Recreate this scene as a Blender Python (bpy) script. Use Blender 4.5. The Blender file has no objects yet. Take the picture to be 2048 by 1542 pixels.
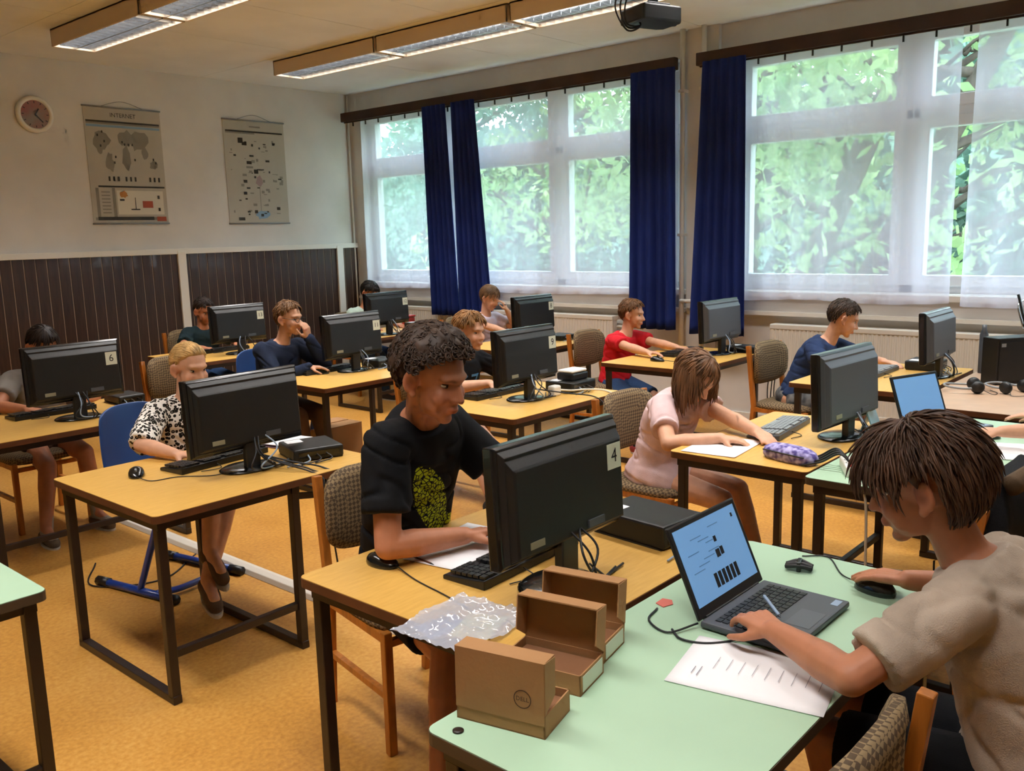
import bpy, bmesh, math, random
import numpy as np
from mathutils import Vector, Matrix, noise
from mathutils.bvhtree import BVHTree
PI = math.pi
random.seed(7); rng = np.random.default_rng(7)
scn = bpy.context.scene
col = scn.collection
# ------------------------------------------------------------------ camera, sky, exposure
def cam_axes(yaw, pitch, roll):
    cy, sy, cp, sp = math.cos(yaw), math.sin(yaw), math.cos(pitch), math.sin(pitch)
    f = Vector((sy*cp, cy*cp, -sp)); r = Vector((cy, -sy, 0)); u = r.cross(f)
    c, s = math.cos(roll), math.sin(roll)
    return c*r + s*u, -s*r + c*u, f
_r, _u, _f = cam_axes(math.radians(48.715), math.radians(9.652), math.radians(-1.483))
cd = bpy.data.cameras.new('camera'); cam = bpy.data.objects.new('camera', cd); col.objects.link(cam)
cd.sensor_width = 36; cd.lens = 36*1787/2048; cd.clip_start = .05
cam.matrix_world = Matrix(((_r.x, _u.x, -_f.x, 0), (_r.y, _u.y, -_f.y, 0), (_r.z, _u.z, -_f.z, 1.65), (0, 0, 0, 1)))
scn.camera = cam
world = bpy.data.worlds.new('world'); scn.world = world; world.use_nodes = True
bg = world.node_tree.nodes['Background']; bg.inputs[0].default_value = (.74, .85, 1.0, 1); bg.inputs[1].default_value = 9.5
vs = scn.view_settings; vs.view_transform = 'Standard'; vs.look = 'None'; vs.gamma = 1; vs.use_curve_mapping = False
vs.exposure = 0.14
scn.cycles.use_denoising = True
scn.cycles.max_bounces = 6; scn.cycles.diffuse_bounces = 4; scn.cycles.glossy_bounces = 3; scn.cycles.transparent_max_bounces = 8
scn.cycles.use_adaptive_sampling = True; scn.cycles.adaptive_threshold = .1; scn.cycles.adaptive_min_samples = 12
scn.cycles.caustics_reflective = False; scn.cycles.caustics_refractive = False
scn.cycles.sample_clamp_indirect = 8
def portal(y0, y1, z0, z1):
    l = bpy.data.lights.new('daylight_portal', 'AREA'); l.shape = 'RECTANGLE'; l.size = z1-z0; l.size_y = abs(y1-y0); l.cycles.is_portal = True
    o = bpy.data.objects.new('daylight_portal', l); col.objects.link(o)
    o.location = (7.34, (y0+y1)/2, (z0+z1)/2); o.rotation_euler = (0, PI/2, 0)
portal(8.2, 4.2, 1.1, 3.0); portal(3.5, -1.0, 1.1, 3.0)
# ------------------------------------------------------------------ helpers
def lin(h):
    if isinstance(h, str):
        v = [int(h[i:i+2], 16)/255 for i in (0, 2, 4)]
        return tuple(x/12.92 if x <= .04045 else ((x+.055)/1.055)**2.4 for x in v)
    return h
class MB:
    def __init__(s): s.v = []; s.f = []
    def add(s, vs, fs):
        n = len(s.v); s.v += [tuple(map(float, p)) for p in vs]; s.f += [tuple(i+n for i in f) for f in fs]; return s
    def box(s, c, d, rz=0, M=None):
        x, y, z = d[0]/2, d[1]/2, d[2]/2
        P = [Vector((sx*x, sy*y, sz*z)) for sz in (-1, 1) for sx, sy in ((-1, -1), (1, -1), (1, 1), (-1, 1))]
        if rz: R = Matrix.Rotation(rz, 3, 'Z'); P = [R @ p for p in P]
        if M is not None: P = [M @ p for p in P]
        c = Vector(c)
        return s.add([p+c for p in P], [(3, 2, 1, 0), (4, 5, 6, 7), (0, 1, 5, 4), (1, 2, 6, 5), (2, 3, 7, 6), (3, 0, 4, 7)])
    def span(s, x0, x1, y0, y1, z0, z1): return s.box(((x0+x1)/2, (y0+y1)/2, (z0+z1)/2), (abs(x1-x0), abs(y1-y0), abs(z1-z0)))
    def tube(s, pts, r, seg=8, cap=True, sq=False):
        pts = [Vector(p) for p in pts]; n = len(pts)
        rs = list(r) if hasattr(r, '__len__') else [r]*n
        T = [(pts[min(i+1, n-1)]-pts[max(i-1, 0)]).normalized() for i in range(n)]
        up = Vector((0, 0, 1)) if abs(T[0].z) < .9 else Vector((1, 0, 0))
        N = (up - T[0]*up.dot(T[0])).normalized(); vs = []; off = PI/seg if sq else 0
        for i in range(n):
            N = (N - T[i]*N.dot(T[i]))
            N = N.normalized() if N.length > 1e-6 else T[i].orthogonal().normalized()
            Bn = T[i].cross(N)
            for k in range(seg):
                a = 2*PI*k/seg + off; vs.append(pts[i] + (N*math.cos(a)+Bn*math.sin(a))*rs[i])
        fs = [(i*seg+k, i*seg+(k+1) % seg, (i+1)*seg+(k+1) % seg, (i+1)*seg+k) for i in range(n-1) for k in range(seg)]
        if cap: fs += [tuple(range(seg))[::-1], tuple((n-1)*seg+k for k in range(seg))]
        return s.add(vs, fs)
    def lathe(s, prof, c=(0, 0, 0), seg=24, M=None, cap=True):
        vs = []; c = Vector(c)
        for r, z in prof:
            for k in range(seg):
                p = Vector((r*math.cos(2*PI*k/seg), r*math.sin(2*PI*k/seg), z)); vs.append((M @ p if M is not None else p)+c)
        n = len(prof); fs = [(i*seg+k, i*seg+(k+1) % seg, (i+1)*seg+(k+1) % seg, (i+1)*seg+k) for i in range(n-1) for k in range(seg)]
        if cap: fs += [tuple(range(seg))[::-1], tuple((n-1)*seg+k for k in range(seg))]
        return s.add(vs, fs)
    def prism(s, poly, z0, z1, M=None, c=(0, 0, 0)):
        n = len(poly); P = [Vector((x, y, z)) for z in (z0, z1) for x, y in poly]; c = Vector(c)
        if M is not None: P = [M @ p for p in P]
        return s.add([p+c for p in P], [tuple(range(n))[::-1], tuple(range(n, 2*n))]+[(i, (i+1) % n, n+(i+1) % n, n+i) for i in range(n)])
    def grid(s, P):
        n, m = len(P), len(P[0])
        return s.add([p for row in P for p in row], [(i*m+j, i*m+j+1, (i+1)*m+j+1, (i+1)*m+j) for i in range(n-1) for j in range(m-1)])
    def ell(s, c, r, R=None, seg=14, rings=9):
        vs = []; c = Vector(c)
        for i in range(rings+1):
            t = PI*i/rings
            for k in range(seg):
                a = 2*PI*k/seg; p = Vector((r[0]*math.sin(t)*math.cos(a), r[1]*math.sin(t)*math.sin(a), r[2]*math.cos(t)))
                vs.append((R @ p if R is not None else p)+c)
        return s.add(vs, [(i*seg+k, (i+1)*seg+k, (i+1)*seg+(k+1) % seg, i*seg+(k+1) % seg) for i in range(rings) for k in range(seg)])
    def cap(s, p0, p1, r0, r1, seg=12):
        p0 = Vector(p0); p1 = Vector(p1); d = p1-p0; L = d.length
        if L < 1e-5: return s.ell(p0, (r0, r0, r0))
        d /= L; pts = []; rs = []
        for a in (75, 50, 25): pts.append(p0-d*r0*math.sin(math.radians(a))); rs.append(r0*math.cos(math.radians(a)))
        for t in (0, .5, 1): pts.append(p0+d*L*t); rs.append(r0+(r1-r0)*t)
        for a in (25, 50, 75): pts.append(p1+d*r1*math.sin(math.radians(a))); rs.append(r1*math.cos(math.radians(a)))
        return s.tube(pts, rs, seg)
    def build(s, name, m, parent=None, smooth=False, bevel=0, M=None, kind=None):
        me = bpy.data.meshes.new(name); me.from_pydata(s.v, [], s.f)
        if M is not None: me.transform(M)
        b = bmesh.new(); b.from_mesh(me); bmesh.ops.recalc_face_normals(b, faces=b.faces); b.to_mesh(me); b.free()
        return link(name, me, m, parent, smooth, bevel, kind)
def link(name, me, m, parent=None, smooth=False, bevel=0, kind=None):
    o = bpy.data.objects.new(name, me); col.objects.link(o)
    if m is not None and not me.materials: me.materials.append(m)
    if smooth: me.shade_smooth()
    if bevel:
        md = o.modifiers.new('edge', 'BEVEL'); md.width = bevel; md.segments = 2; md.limit_method = 'ANGLE'
    if parent is not None: o.parent = parent
    if kind: o['kind'] = kind
    return o
def tag(o, label, cat, group=None, kind=None):
    o['label'] = label
    if cat: o['category'] = cat
    if group: o['group'] = group
    if kind: o['kind'] = kind
    return o
def thing(name, label, cat, loc=(0, 0, 0), rz=0, group=None):
    o = bpy.data.objects.new(name, None); col.objects.link(o); o.location = loc; o.rotation_euler = (0, 0, rz); o.empty_display_size = .1
    return tag(o, label, cat, group)
def struct(o): o['kind'] = 'structure'; return o
def copy_tree(o, parent=None, kids=None):
    if kids is None:
        kids = {}
        for q in col.objects:
            if q.parent is not None: kids.setdefault(q.parent.name, []).append(q)
    c = o.copy(); col.objects.link(c); c.parent = parent
    for ch in kids.get(o.name, []): copy_tree(ch, c, kids)
    return c
def bez(pts, n=10):
    """Catmull-Rom through pts"""
    P = [Vector(p) for p in pts]; P = [P[0]*2-P[1]]+P+[P[-1]*2-P[-2]]; out = []
    for i in range(1, len(P)-2):
        for k in range(n):
            t = k/n; a, b, c, d = P[i-1:i+3]
            out.append(.5*((2*b)+(c-a)*t+(2*a-5*b+4*c-d)*t*t+(3*b-a-3*c+d)*t**3))
    return out+[P[-2]]
def cable(pts, r, m, parent=None, name='cable', n=8):
    return MB().tube(bez(pts, n), r, 6).build(name, m, parent, smooth=True)
def textmesh(txt, size):
    cu = bpy.data.curves.new('lettering', 'FONT'); cu.body = txt; cu.size = size; cu.align_x = 'CENTER'; cu.align_y = 'CENTER'; cu.resolution_u = 3
    o = bpy.data.objects.new('lettering', cu); col.objects.link(o); bpy.context.view_layer.update()
    me = bpy.data.meshes.new_from_object(o.evaluated_get(bpy.context.evaluated_depsgraph_get())); bpy.data.objects.remove(o); return me
# ------------------------------------------------------------------ materials
def nodes(m): return m.node_tree.nodes, m.node_tree.links
def mat(name, c, rough=.5, metal=0, var=0, scale=20, bump=0, bscale=None, c2=None, coat=0, emit=0, detail=4, spec=.5, stretch=None, attr=None, trans=0):
    m = bpy.data.materials.new(name); m.use_nodes = True; N, L = nodes(m); b = N['Principled BSDF']
    c = lin(c); b.inputs['Base Color'].default_value = (*c, 1); b.inputs['Roughness'].default_value = rough; b.inputs['Metallic'].default_value = metal
    b.inputs['Specular IOR Level'].default_value = spec
    if coat: b.inputs['Coat Weight'].default_value = coat
    out = None
    if var or c2 or bump:
        tc = N.new('ShaderNodeTexCoord'); src = tc.outputs['Object']
        if stretch:
            mp = N.new('ShaderNodeMapping'); mp.inputs['Scale'].default_value = stretch; L.new(src, mp.inputs[0]); src = mp.outputs[0]
        nz = N.new('ShaderNodeTexNoise'); nz.inputs['Scale'].default_value = scale; nz.inputs['Detail'].default_value = detail; L.new(src, nz.inputs['Vector'])
        if var or c2:
            mx = N.new('ShaderNodeMix'); mx.data_type = 'RGBA'
            cr = N.new('ShaderNodeMapRange'); cr.inputs[1].default_value = .35; cr.inputs[2].default_value = .65; L.new(nz.outputs[0], cr.inputs[0]); L.new(cr.outputs[0], mx.inputs[0])
            if c2: mx.inputs[6].default_value = (*c, 1); mx.inputs[7].default_value = (*lin(c2), 1)
            else: mx.inputs[6].default_value = (*[x*(1-var) for x in c], 1); mx.inputs[7].default_value = (*[min(1, x*(1+var)) for x in c], 1)
            out = mx.outputs[2]; L.new(out, b.inputs['Base Color'])
        if bump:
            n2 = nz
            if bscale: n2 = N.new('ShaderNodeTexNoise'); n2.inputs['Scale'].default_value = bscale; n2.inputs['Detail'].default_value = 3; L.new(src, n2.inputs['Vector'])
            bp = N.new('ShaderNodeBump'); bp.inputs['Strength'].default_value = bump; bp.inputs['Distance'].default_value = .01; L.new(n2.outputs[0], bp.inputs['Height']); L.new(bp.outputs[0], b.inputs['Normal'])
    if attr:
        at = N.new('ShaderNodeAttribute'); at.attribute_name = attr; mu = N.new('ShaderNodeMix'); mu.data_type = 'RGBA'; mu.blend_type = 'MULTIPLY'; mu.inputs[0].default_value = 1
        if out: L.new(out, mu.inputs[6])
        else: mu.inputs[6].default_value = (*c, 1)
        L.new(at.outputs['Color'], mu.inputs[7]); L.new(mu.outputs[2], b.inputs['Base Color'])
    if emit: b.inputs['Emission Color'].default_value = (*c, 1); b.inputs['Emission Strength'].default_value = emit
    return m
def cloth_mat(name, c, var=.12, rough=.85): return mat(name, c, rough, var=var, scale=9, bump=.25, bscale=350, spec=.2)
M = {}
M['wall'] = mat('wall_paint', 'dddbd7', .8, var=.04, scale=3, bump=.05, bscale=60)
M['ceil'] = mat('ceiling_paint', 'e9edf1', .85, var=.04, scale=2)
M['white'] = mat('white_paint', 'e9e6de', .45)
M['pvc'] = mat('white_window_plastic', 'e9edf0', .35)
M['plank'] = mat('dark_brown_panel', '3a241b', .45, var=.35, scale=6, stretch=(8, 8, .6), coat=.1)
M['groove'] = mat('pale_groove_strip', 'a8917e', .6)
M['valance'] = mat('brown_valance', '3c241a', .5, var=.2, scale=5)
M['rad'] = mat('radiator_enamel', 'e6e0d5', .4)
M['steel'] = mat('dark_brown_steel', '261a15', .4, var=.1)
M['yellow'] = mat('yellow_laminate', 'd8ab58', .38, var=.09, scale=14, c2='cfa04e', stretch=(1, 6, 1))
M['edge'] = mat('brown_edge_strip', '5d351c', .5, var=.15, scale=15)
M['green'] = mat('mint_laminate', 'a9c9ac', .32, var=.03, scale=3)
M['greenedge'] = mat('dark_table_edge', '4a3d2e', .5)
M['beige'] = mat('beige_laminate', 'b99a7f', .4, var=.06, scale=10)
M['wood'] = mat('orange_beech', 'b06a26', .42, var=.2, scale=8, stretch=(6, 6, .8), coat=.15)
M['black'] = mat('black_plastic', '17181a', .38)
M['black2'] = mat('black_textured_plastic', '0f1011', .45, var=.1, scale=60, bump=.1, bscale=500)
M['gloss'] = mat('gloss_black_plastic', '0d0e0f', .22, coat=.3)
M['rubber'] = mat('black_cable_rubber', '15161a', .5)
M['bluecable'] = mat('pale_blue_cable', '8fa3bd', .4)
M['whitecable'] = mat('white_cable', 'd5d0c4', .5)
M['grey'] = mat('grey_plastic', '8a8f93', .4)
M['dgrey'] = mat('charcoal_plastic', '4a4e55', .42)
M['paper'] = mat('white_paper', 'eeedf0', .8)
M['ink'] = mat('black_ink', '14141a', .7)
M['label'] = mat('label_paper', 'd6dccb', .7)
M['brandlab'] = mat('small_silver_label', '8c8a74', .5)
M['bluepl'] = mat('blue_plastic_shell', '274a86', .38)
M['bluemet'] = mat('blue_painted_steel', '1f3f95', .3, coat=.3)
M['card'] = mat('brown_cardboard', 'a5794d', .8, var=.06, scale=4, bump=.05, bscale=120)
M['cardin'] = mat('inner_cardboard', '7b5233', .85, var=.05, scale=4)
M['chrome'] = mat('polished_metal', 'c8ccd0', .18, 1)
M['alu'] = mat('satin_reflector', 'd5d8dc', .2, 1)
M['lampbody'] = mat('lamp_housing_enamel', 'dcc9b0', .5)
M['tubew'] = mat('fluorescent_tube', 'f2f2ee', .3)
M['drape'] = mat('blue_drape_fabric', '1e2f72', .8, var=.15, scale=3, bump=.2, bscale=250, spec=.2)
M['red'] = mat('red_plastic', 'b5332a', .45)
M['mauve'] = mat('mauve_folder', 'a58aa5', .5)
M['conduit'] = mat('white_floor_conduit', 'd6cfc2', .5)
def floor_mat():
    m = mat('orange_linoleum', 'c98a3e', .34, spec=.4); N, L = nodes(m); b = N['Principled BSDF']; tc = N.new('ShaderNodeTexCoord')
    n1 = N.new('ShaderNodeTexNoise'); n1.inputs['Scale'].default_value = 1.6; n1.inputs['Detail'].default_value = 3
    n2 = N.new('ShaderNodeTexNoise'); n2.inputs['Scale'].default_value = 55; n2.inputs['Detail'].default_value = 6
    ad = N.new('ShaderNodeMath'); ad.operation = 'MULTIPLY_ADD'; ad.inputs[1].default_value = .55
    r = N.new('ShaderNodeValToRGB'); e = r.color_ramp.elements
    e[0].position = .3; e[0].color = (*lin('aa7430'), 1); e[1].position = .72; e[1].color = (*lin('d8a75a'), 1)
    x = r.color_ramp.elements.new(.5); x.color = (*lin('c68f42'), 1)
    for n in (n1, n2): L.new(tc.outputs['Object'], n.inputs['Vector'])
    sc = N.new('ShaderNodeMath'); sc.operation = 'MULTIPLY'; sc.inputs[1].default_value = .45; L.new(n1.outputs[0], sc.inputs[0])
    L.new(n2.outputs[0], ad.inputs[0]); L.new(sc.outputs[0], ad.inputs[2]); L.new(ad.outputs[0], r.inputs[0]); L.new(r.outputs[0], b.inputs['Base Color'])
    return m
M['floor'] = floor_mat()
def mixmat(name, parts):
    m = bpy.data.materials.new(name); m.use_nodes = True; N, L = nodes(m); N.remove(N['Principled BSDF']); out = N['Material Output']; prev = None
    for kind, c, w in parts:
        s = N.new({'t': 'ShaderNodeBsdfTransparent', 'd': 'ShaderNodeBsdfDiffuse', 'l': 'ShaderNodeBsdfTranslucent', 'g': 'ShaderNodeBsdfGlossy'}[kind]); s.inputs[0].default_value = (*lin(c), 1)
        if kind == 'g': s.inputs['Roughness'].default_value = .03
        if prev is None: prev = s.outputs[0]
        else:
            x = N.new('ShaderNodeMixShader'); x.inputs[0].default_value = w; L.new(prev, x.inputs[1]); L.new(s.outputs[0], x.inputs[2]); prev = x.outputs[0]
    L.new(prev, out.inputs[0]); return m
M['glass'] = mixmat('window_glass', [('t', 'f4fbf8', 1), ('g', 'ffffff', .04)])
M['sheer'] = mixmat('net_curtain', [('l', 'efeafb', 1), ('d', 'efeafb', .4), ('t', 'ffffff', .48)])
M['bag'] = mixmat('clear_plastic_film', [('t', 'e4e8f4', 1), ('d', 'e3e9f8', .45), ('g', 'ffffff', .16)])
def leaf_mat(name, c, c2):
    m = mat(name, c, .6, c2=c2, scale=1.2, detail=5); N, L = nodes(m); b = N['Principled BSDF']; out = N['Material Output']
    t = N.new('ShaderNodeBsdfTranslucent'); x = N.new('ShaderNodeMixShader'); x.inputs[0].default_value = .5
    src = b.inputs['Base Color'].links[0].from_socket; L.new(src, t.inputs[0]); L.new(b.outputs[0], x.inputs[1]); L.new(t.outputs[0], x.inputs[2]); L.new(x.outputs[0], out.inputs[0]); return m
M['leafA'] = leaf_mat('leaf_green', '6f945e', 'b7cf94'); M['leafB'] = leaf_mat('leaf_deep_green', '547a6c', '8fb09c')
M['bark'] = mat('bark', '4a4038', .9, var=.3, scale=12, bump=.5, stretch=(3, 3, .5))
def checker_fabric():
    m = mat('brown_check_upholstery', '6a5a44', .9, spec=.2); N, L = nodes(m); b = N['Principled BSDF']; tc = N.new('ShaderNodeTexCoord')
    mp = N.new('ShaderNodeMapping'); mp.inputs['Rotation'].default_value = (0, .785, 0); L.new(tc.outputs['Object'], mp.inputs[0])
    ck = N.new('ShaderNodeTexChecker'); ck.inputs['Scale'].default_value = 85; ck.inputs[1].default_value = (*lin('8a7658'), 1); ck.inputs[2].default_value = (*lin('57493a'), 1)
    L.new(mp.outputs[0], ck.inputs[0]); L.new(ck.outputs[0], b.inputs['Base Color']); return m
M['fabric'] = checker_fabric()
# ------------------------------------------------------------------ room shell
XW, YB, ZC = 7.0, 8.6, 3.3
X0, Y0 = -1.6, -1.6
struct(MB().span(X0, XW+.3, Y0, YB, -.1, 0).build('floor', M['floor']))
cl = struct(MB().span(X0, XW+.3, Y0, YB, ZC+.02, ZC+.12).build('ceiling', M['ceil']))
ys = [Y0, -.6, .9, 2.4, 3.9, 5.02, 5.8, 6.9, YB]; xs = [X0, .9, 3.0, 5.1, XW]
for i in range(len(ys)-1):
    for j in range(len(xs)-1):
        MB().span(xs[j]+.002, xs[j+1]-.002, ys[i]+.003, ys[i+1]-.003, ZC, ZC+.019).build('ceiling_panel', M['ceil'], cl)
wb = struct(MB().span(X0, XW+.3, YB, YB+.2, 0, ZC+.02).build('wall_back', M['wall']))
struct(MB().span(X0-.2, X0, Y0, YB, 0, ZC+.02).build('wall_left', M['wall']))
struct(MB().span(X0, XW+.3, Y0-.2, Y0, 0, ZC+.02).build('wall_front', M['wall']))
W1 = (4.14, 8.4); W2 = (-.58, 3.65); ZS, ZT = 1.13, 3.08
ww = MB()
ww.span(XW, XW+.3, Y0, YB, 0, ZS).span(XW, XW+.3, Y0, YB, ZT, ZC+.02)
for a, b in ((Y0, W2[0]), (W2[1], W1[0]), (W1[1], YB)): ww.span(XW, XW+.3, a, b, ZS, ZT)
ww.span(XW-.04, XW, W2[1]+.1, W1[0]-.1, 0, ZC)
struct(ww.build('wall_window', M['wall']))
# panelling on the back wall
pn = struct(bpy.data.objects.new('wall_panelling', None)); col.objects.link(pn); pn.location = (0, YB, 0)
MB().span(X0, XW, -.027, 0, 0, 1.53).build('groove_backing', M['groove'], pn)
pm = MB().span(0, .0925, -.031, -.012, .06, 1.535).build('plank', M['plank'], pn, bevel=.002); pm.location.x = X0+.002
k = 1
while X0+k*.1 < XW-.05:
    o = pm.copy(); col.objects.link(o); o.location.x = X0+k*.1+.002; k += 1
MB().span(X0, XW, -.05, 0, 1.53, 1.585).build('cap_rail', M['white'], pn, bevel=.004)
for x in (.7, 2.7, 4.71, 6.72): MB().span(x-.045, x+.045, -.055, 0, 0, 1.56).build('post', M['white'], pn, bevel=.004)
struct(MB().span(X0, XW, YB-.045, YB, 0, .07).build('baseboard_back', M['edge']))
struct(MB().span(XW-.02, XW, Y0, YB, 0, .08).build('baseboard_window', M['white']))
# windows
XF = 7.17
def window(name, y0, y1, n):
    w = bpy.data.objects.new(name, None); col.objects.link(w); struct(w); w.location = (XF, y0, ZS); H = ZT-ZS; W = y1-y0
    MB().span(-.04, .06, 0, W, 0, .06).span(-.04, .06, 0, W, H-.06, H).span(-.04, .06, 0, .06, 0, H).span(-.04, .06, W-.06, W, 0, H).build('window_frame', M['pvc'], w, bevel=.004)
    u = W/n; zt = 2.445-ZS
    for i in range(1, n): MB().span(-.04, .06, i*u-.05, i*u+.05, 0, H).build('mullion', M['pvc'], w, bevel=.004)
    for i in range(n):
        MB().span(-.04, .06, i*u, (i+1)*u, zt-.035, zt+.035).build('transom', M['pvc'], w, bevel=.004)
        for z0, z1 in ((.05, zt-.03), (zt+.03, H-.05)):
            a, b = i*u+.045, (i+1)*u-.045; t = .082
            s = MB(); s.span(-.06, .03, a, b, z0, z0+t).span(-.06, .03, a, b, z1-t, z1).span(-.06, .03, a, a+t, z0+t, z1-t).span(-.06, .03, b-t, b, z0+t, z1-t).build('sash', M['pvc'], w, bevel=.006)
            MB().span(-.012, -.006, a+t-.01, b-t+.01, z0+t-.01, z1-t+.01).build('pane', M['glass'], w)
        if i: MB().span(-.085, -.06, i*u+.07, i*u+.1, .62, .66).span(-.1, -.085, i*u+.075, i*u+.095, .52, .66).build('handle', M['pvc'], w, bevel=.004)
    return w
window('window_1', W1[0], W1[1], 3); window('window_2', W2[0], W2[1], 3)
struct(MB().span(6.965, 7.12, W1[0]-.1, W1[1]+.1, 1.075, 1.125).build('trim_1', M['white'], bevel=.006))
struct(MB().span(6.965, 7.12, W2[0]-.1, W2[1]+.1, 1.075, 1.125).build('trim_2', M['white'], bevel=.006))
struct(MB().span(6.93, 7.0, W1[0]-.1, W1[1]+.1, .93, .96).build('trim_3', M['white'])); struct(MB().span(6.93, 7.0, W2[0], W2[1], .93, .96).build('trim_4', M['white']))
# radiators
def radiator(label, y0, y1):
    t = thing('radiator', label, 'radiator', (6.9, y0, .17)); L = y1-y0; P = [[], []]
    n = int(L/.0333)
    for i in range(n*4+1):
        y = L*i/(n*4); d = -.045-.008*(1 if (i % 4) in (1, 2) else 0)
        P[0].append((d, y, .03)); P[1].append((d, y, .66))
    m = MB().grid(P); m.span(-.035, .02, 0, L, .03, .66); m.build('panel', M['rad'], t)
    MB().span(-.055, .05, 0, L, .66, .70).build('top_grille', M['rad'], t, bevel=.006); MB().span(-.055, .03, 0, L, 0, .03).build('lower_rail', M['rad'], t, bevel=.006)
    for z in (.06, .6): MB().tube([(0, -.02, z), (0, -.3, z)], .014, 8).build('valve_pipe', M['white'], t, smooth=True)
    for y in (.3, L-.3): MB().span(.02, .1, y-.02, y+.02, .1, .6).build('wall_bracket', M['white'], t)
    for y in (.2, L-.2): MB().span(-.02, .02, y-.02, y+.02, -.17, 0).build('foot', M['white'], t)
radiator('long white ribbed panel radiator beneath the twin-drape window beside the corner', 4.75, 7.9)
radiator('long white ribbed panel radiator beneath the window with the parted net curtains', .25, 3.2)
# heating pipes on the pier
for y, lab in ((4.06, 'cream vertical heating pipe on the pier, nearer the corner'), (3.86, 'cream vertical heating pipe on the pier, nearer the parted net curtains')):
    t = thing('heating_pipe', lab, 'pipe', (6.91, y, 0)); MB().tube([(0, 0, 0), (0, 0, ZC)], .022, 12).build('riser', M['white'], t, smooth=True)
    for z in (.5, 1.6, 2.8): MB().span(-.026, .05, -.03, .03, z-.012, z+.012).build('pipe_clip', M['white'], t)
tag(MB().tube(bez([(6.9, 4.06, 1.03), (6.89, 4.0, 1.03), (6.89, 3.6, 1.03)]), .018, 8).build('cross_pipe', M['white'], smooth=True), 'short horizontal pipe joining the two risers on the pier', 'pipe')
tag(MB().tube([(6.96, 8.57, 0), (6.96, 8.57, 3.28)], .012, 8).build('conduit', M['white'], smooth=True), 'thin vertical cable conduit in the corner by the window', 'conduit')
# curtain rails
def rail(label, y0, y1):
    t = thing('curtain_rail', label, 'curtain rail', (6.84, y0, 2.97)); L = y1-y0
    MB().span(-.03, .03, 0, L, 0, .1).build('valance_board', M['valance'], t, bevel=.004); MB().span(-.01, .16, .1, .14, .02, .06).span(-.01, .16, L-.14, L-.1, .02, .06).build('wall_bracket', M['valance'], t)
    MB().span(.0, .02, .02, L-.02, -.012, 0).build('track', M['valance'], t)
    n = int(L/.22)
    for i in range(n): MB().span(.004, .016, .08+i*.22, .092+i*.22, -.055, -.01).build('glider', M['black'], t)
rail('dark brown curtain rail board over the twin-drape window', 4.08, 8.52); rail('dark brown curtain rail board over the parted net curtains', -.7, 3.88)
def cloth_panel(name, label, cat, m, x, ya, yb, z0, z1, folds, amp, flare=0, lean=0, wob=0, group=None, thick=0, seed=0):
    r = random.Random(seed); n = folds*8; rows = 24; P = []; ph = [r.uniform(-.6, .6) for _ in range(folds+2)]
    for j in range(rows+1):
        v = j/rows; z = z1+(z0-z1)*v; row = []
        for i in range(n+1):
            u = i/n; yc = (ya+yb)/2; w = (yb-ya)*(1+flare*v)
            y = yc+(u-.5)*w+lean*v
            a = amp*(.35+.65*v)
            xx = x+a*math.sin(2*PI*u*folds+ph[int(u*folds)]*(.3+v))+.3*a*math.sin(5*PI*u+v*2)
            row.append((xx, y+.2*a*math.cos(2*PI*u*folds), z+(wob*math.sin(9*u+seed)*v**4 if wob else 0)))
        P.append(row)
    mb = MB().grid(P); o = mb.build(name, m, smooth=True)
    if thick: md = o.modifiers.new('thickness', 'SOLIDIFY'); md.thickness = thick
    return tag(o, label, cat, group)
cloth_panel('net_curtain', 'sheer white net curtain over the window between the corner and the pier', 'curtain', M['sheer'], 6.92, 4.1, 8.3, 1.06, 2.97, 16, .018, wob=.012, seed=1)
cloth_panel('net_curtain', 'sheer white net curtain beside the blue drape, pier side of the bright gap', 'curtain', M['sheer'], 6.92, 1.87, 3.5, 1.06, 2.97, 7, .02, wob=.01, seed=2)
cloth_panel('net_curtain', 'sheer white net curtain beyond the bright gap, at the right edge of the picture', 'curtain', M['sheer'], 6.92, -.6, 1.77, 1.06, 2.97, 10, .02, flare=.02, wob=.01, seed=3)
for a, b, fl, le, s, z0, lab in ((6.78, 7.13, .1, -.08, 4, .8, 'narrow dark blue drape nearest the back corner'), (6.37, 6.70, .35, -.10, 5, .8, 'dark blue drape flaring at its hem, second from the back corner'), (4.06, 4.50, .05, 0, 6, .78, 'straight dark blue drape just left of the pier'), (3.42, 3.80, .32, .03, 8, .76, 'dark blue drape just right of the pier, widening towards its hem')):
    cloth_panel('blue_drape', lab, 'curtain', M['drape'], 6.79, a, b, z0, 2.99, 5, .028, flare=fl, lean=le, thick=.004, seed=s)
# ------------------------------------------------------------------ outside
struct(MB().span(7.3, 40, -25, 40, -1.3, -1.2).build('ground', mat('outdoor_grass', '8a9a7c', .9, var=.2, scale=3)))
def crown_mesh(centers, nl, size, seed):
    g = np.random.default_rng(seed); C = np.array([c[:3] for c in centers]); Rr = np.array([c[3] for c in centers]); w = Rr**2; idx = g.choice(len(C), nl, p=w/w.sum())
    d = g.normal(size=(nl, 3)); d /= np.linalg.norm(d, axis=1)[:, None]; P = C[idx]+d*(Rr[idx]*g.uniform(.25, 1, nl)**.5)[:, None]*[1, 1, .85]
    a = g.normal(size=(nl, 3)); a /= np.linalg.norm(a, axis=1)[:, None]; b = np.cross(a, g.normal(size=(nl, 3))); b /= np.linalg.norm(b, axis=1)[:, None]
    s = size*g.uniform(.6, 1.3, nl)[:, None]
    V = np.stack([P-a*s, P+b*s*.5, P+a*s, P-b*s*.5], 1).reshape(-1, 3)
    F = np.arange(nl*4).reshape(-1, 4); me = bpy.data.meshes.new('crown'); me.from_pydata(V.tolist(), [], F.tolist()); return me
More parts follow.
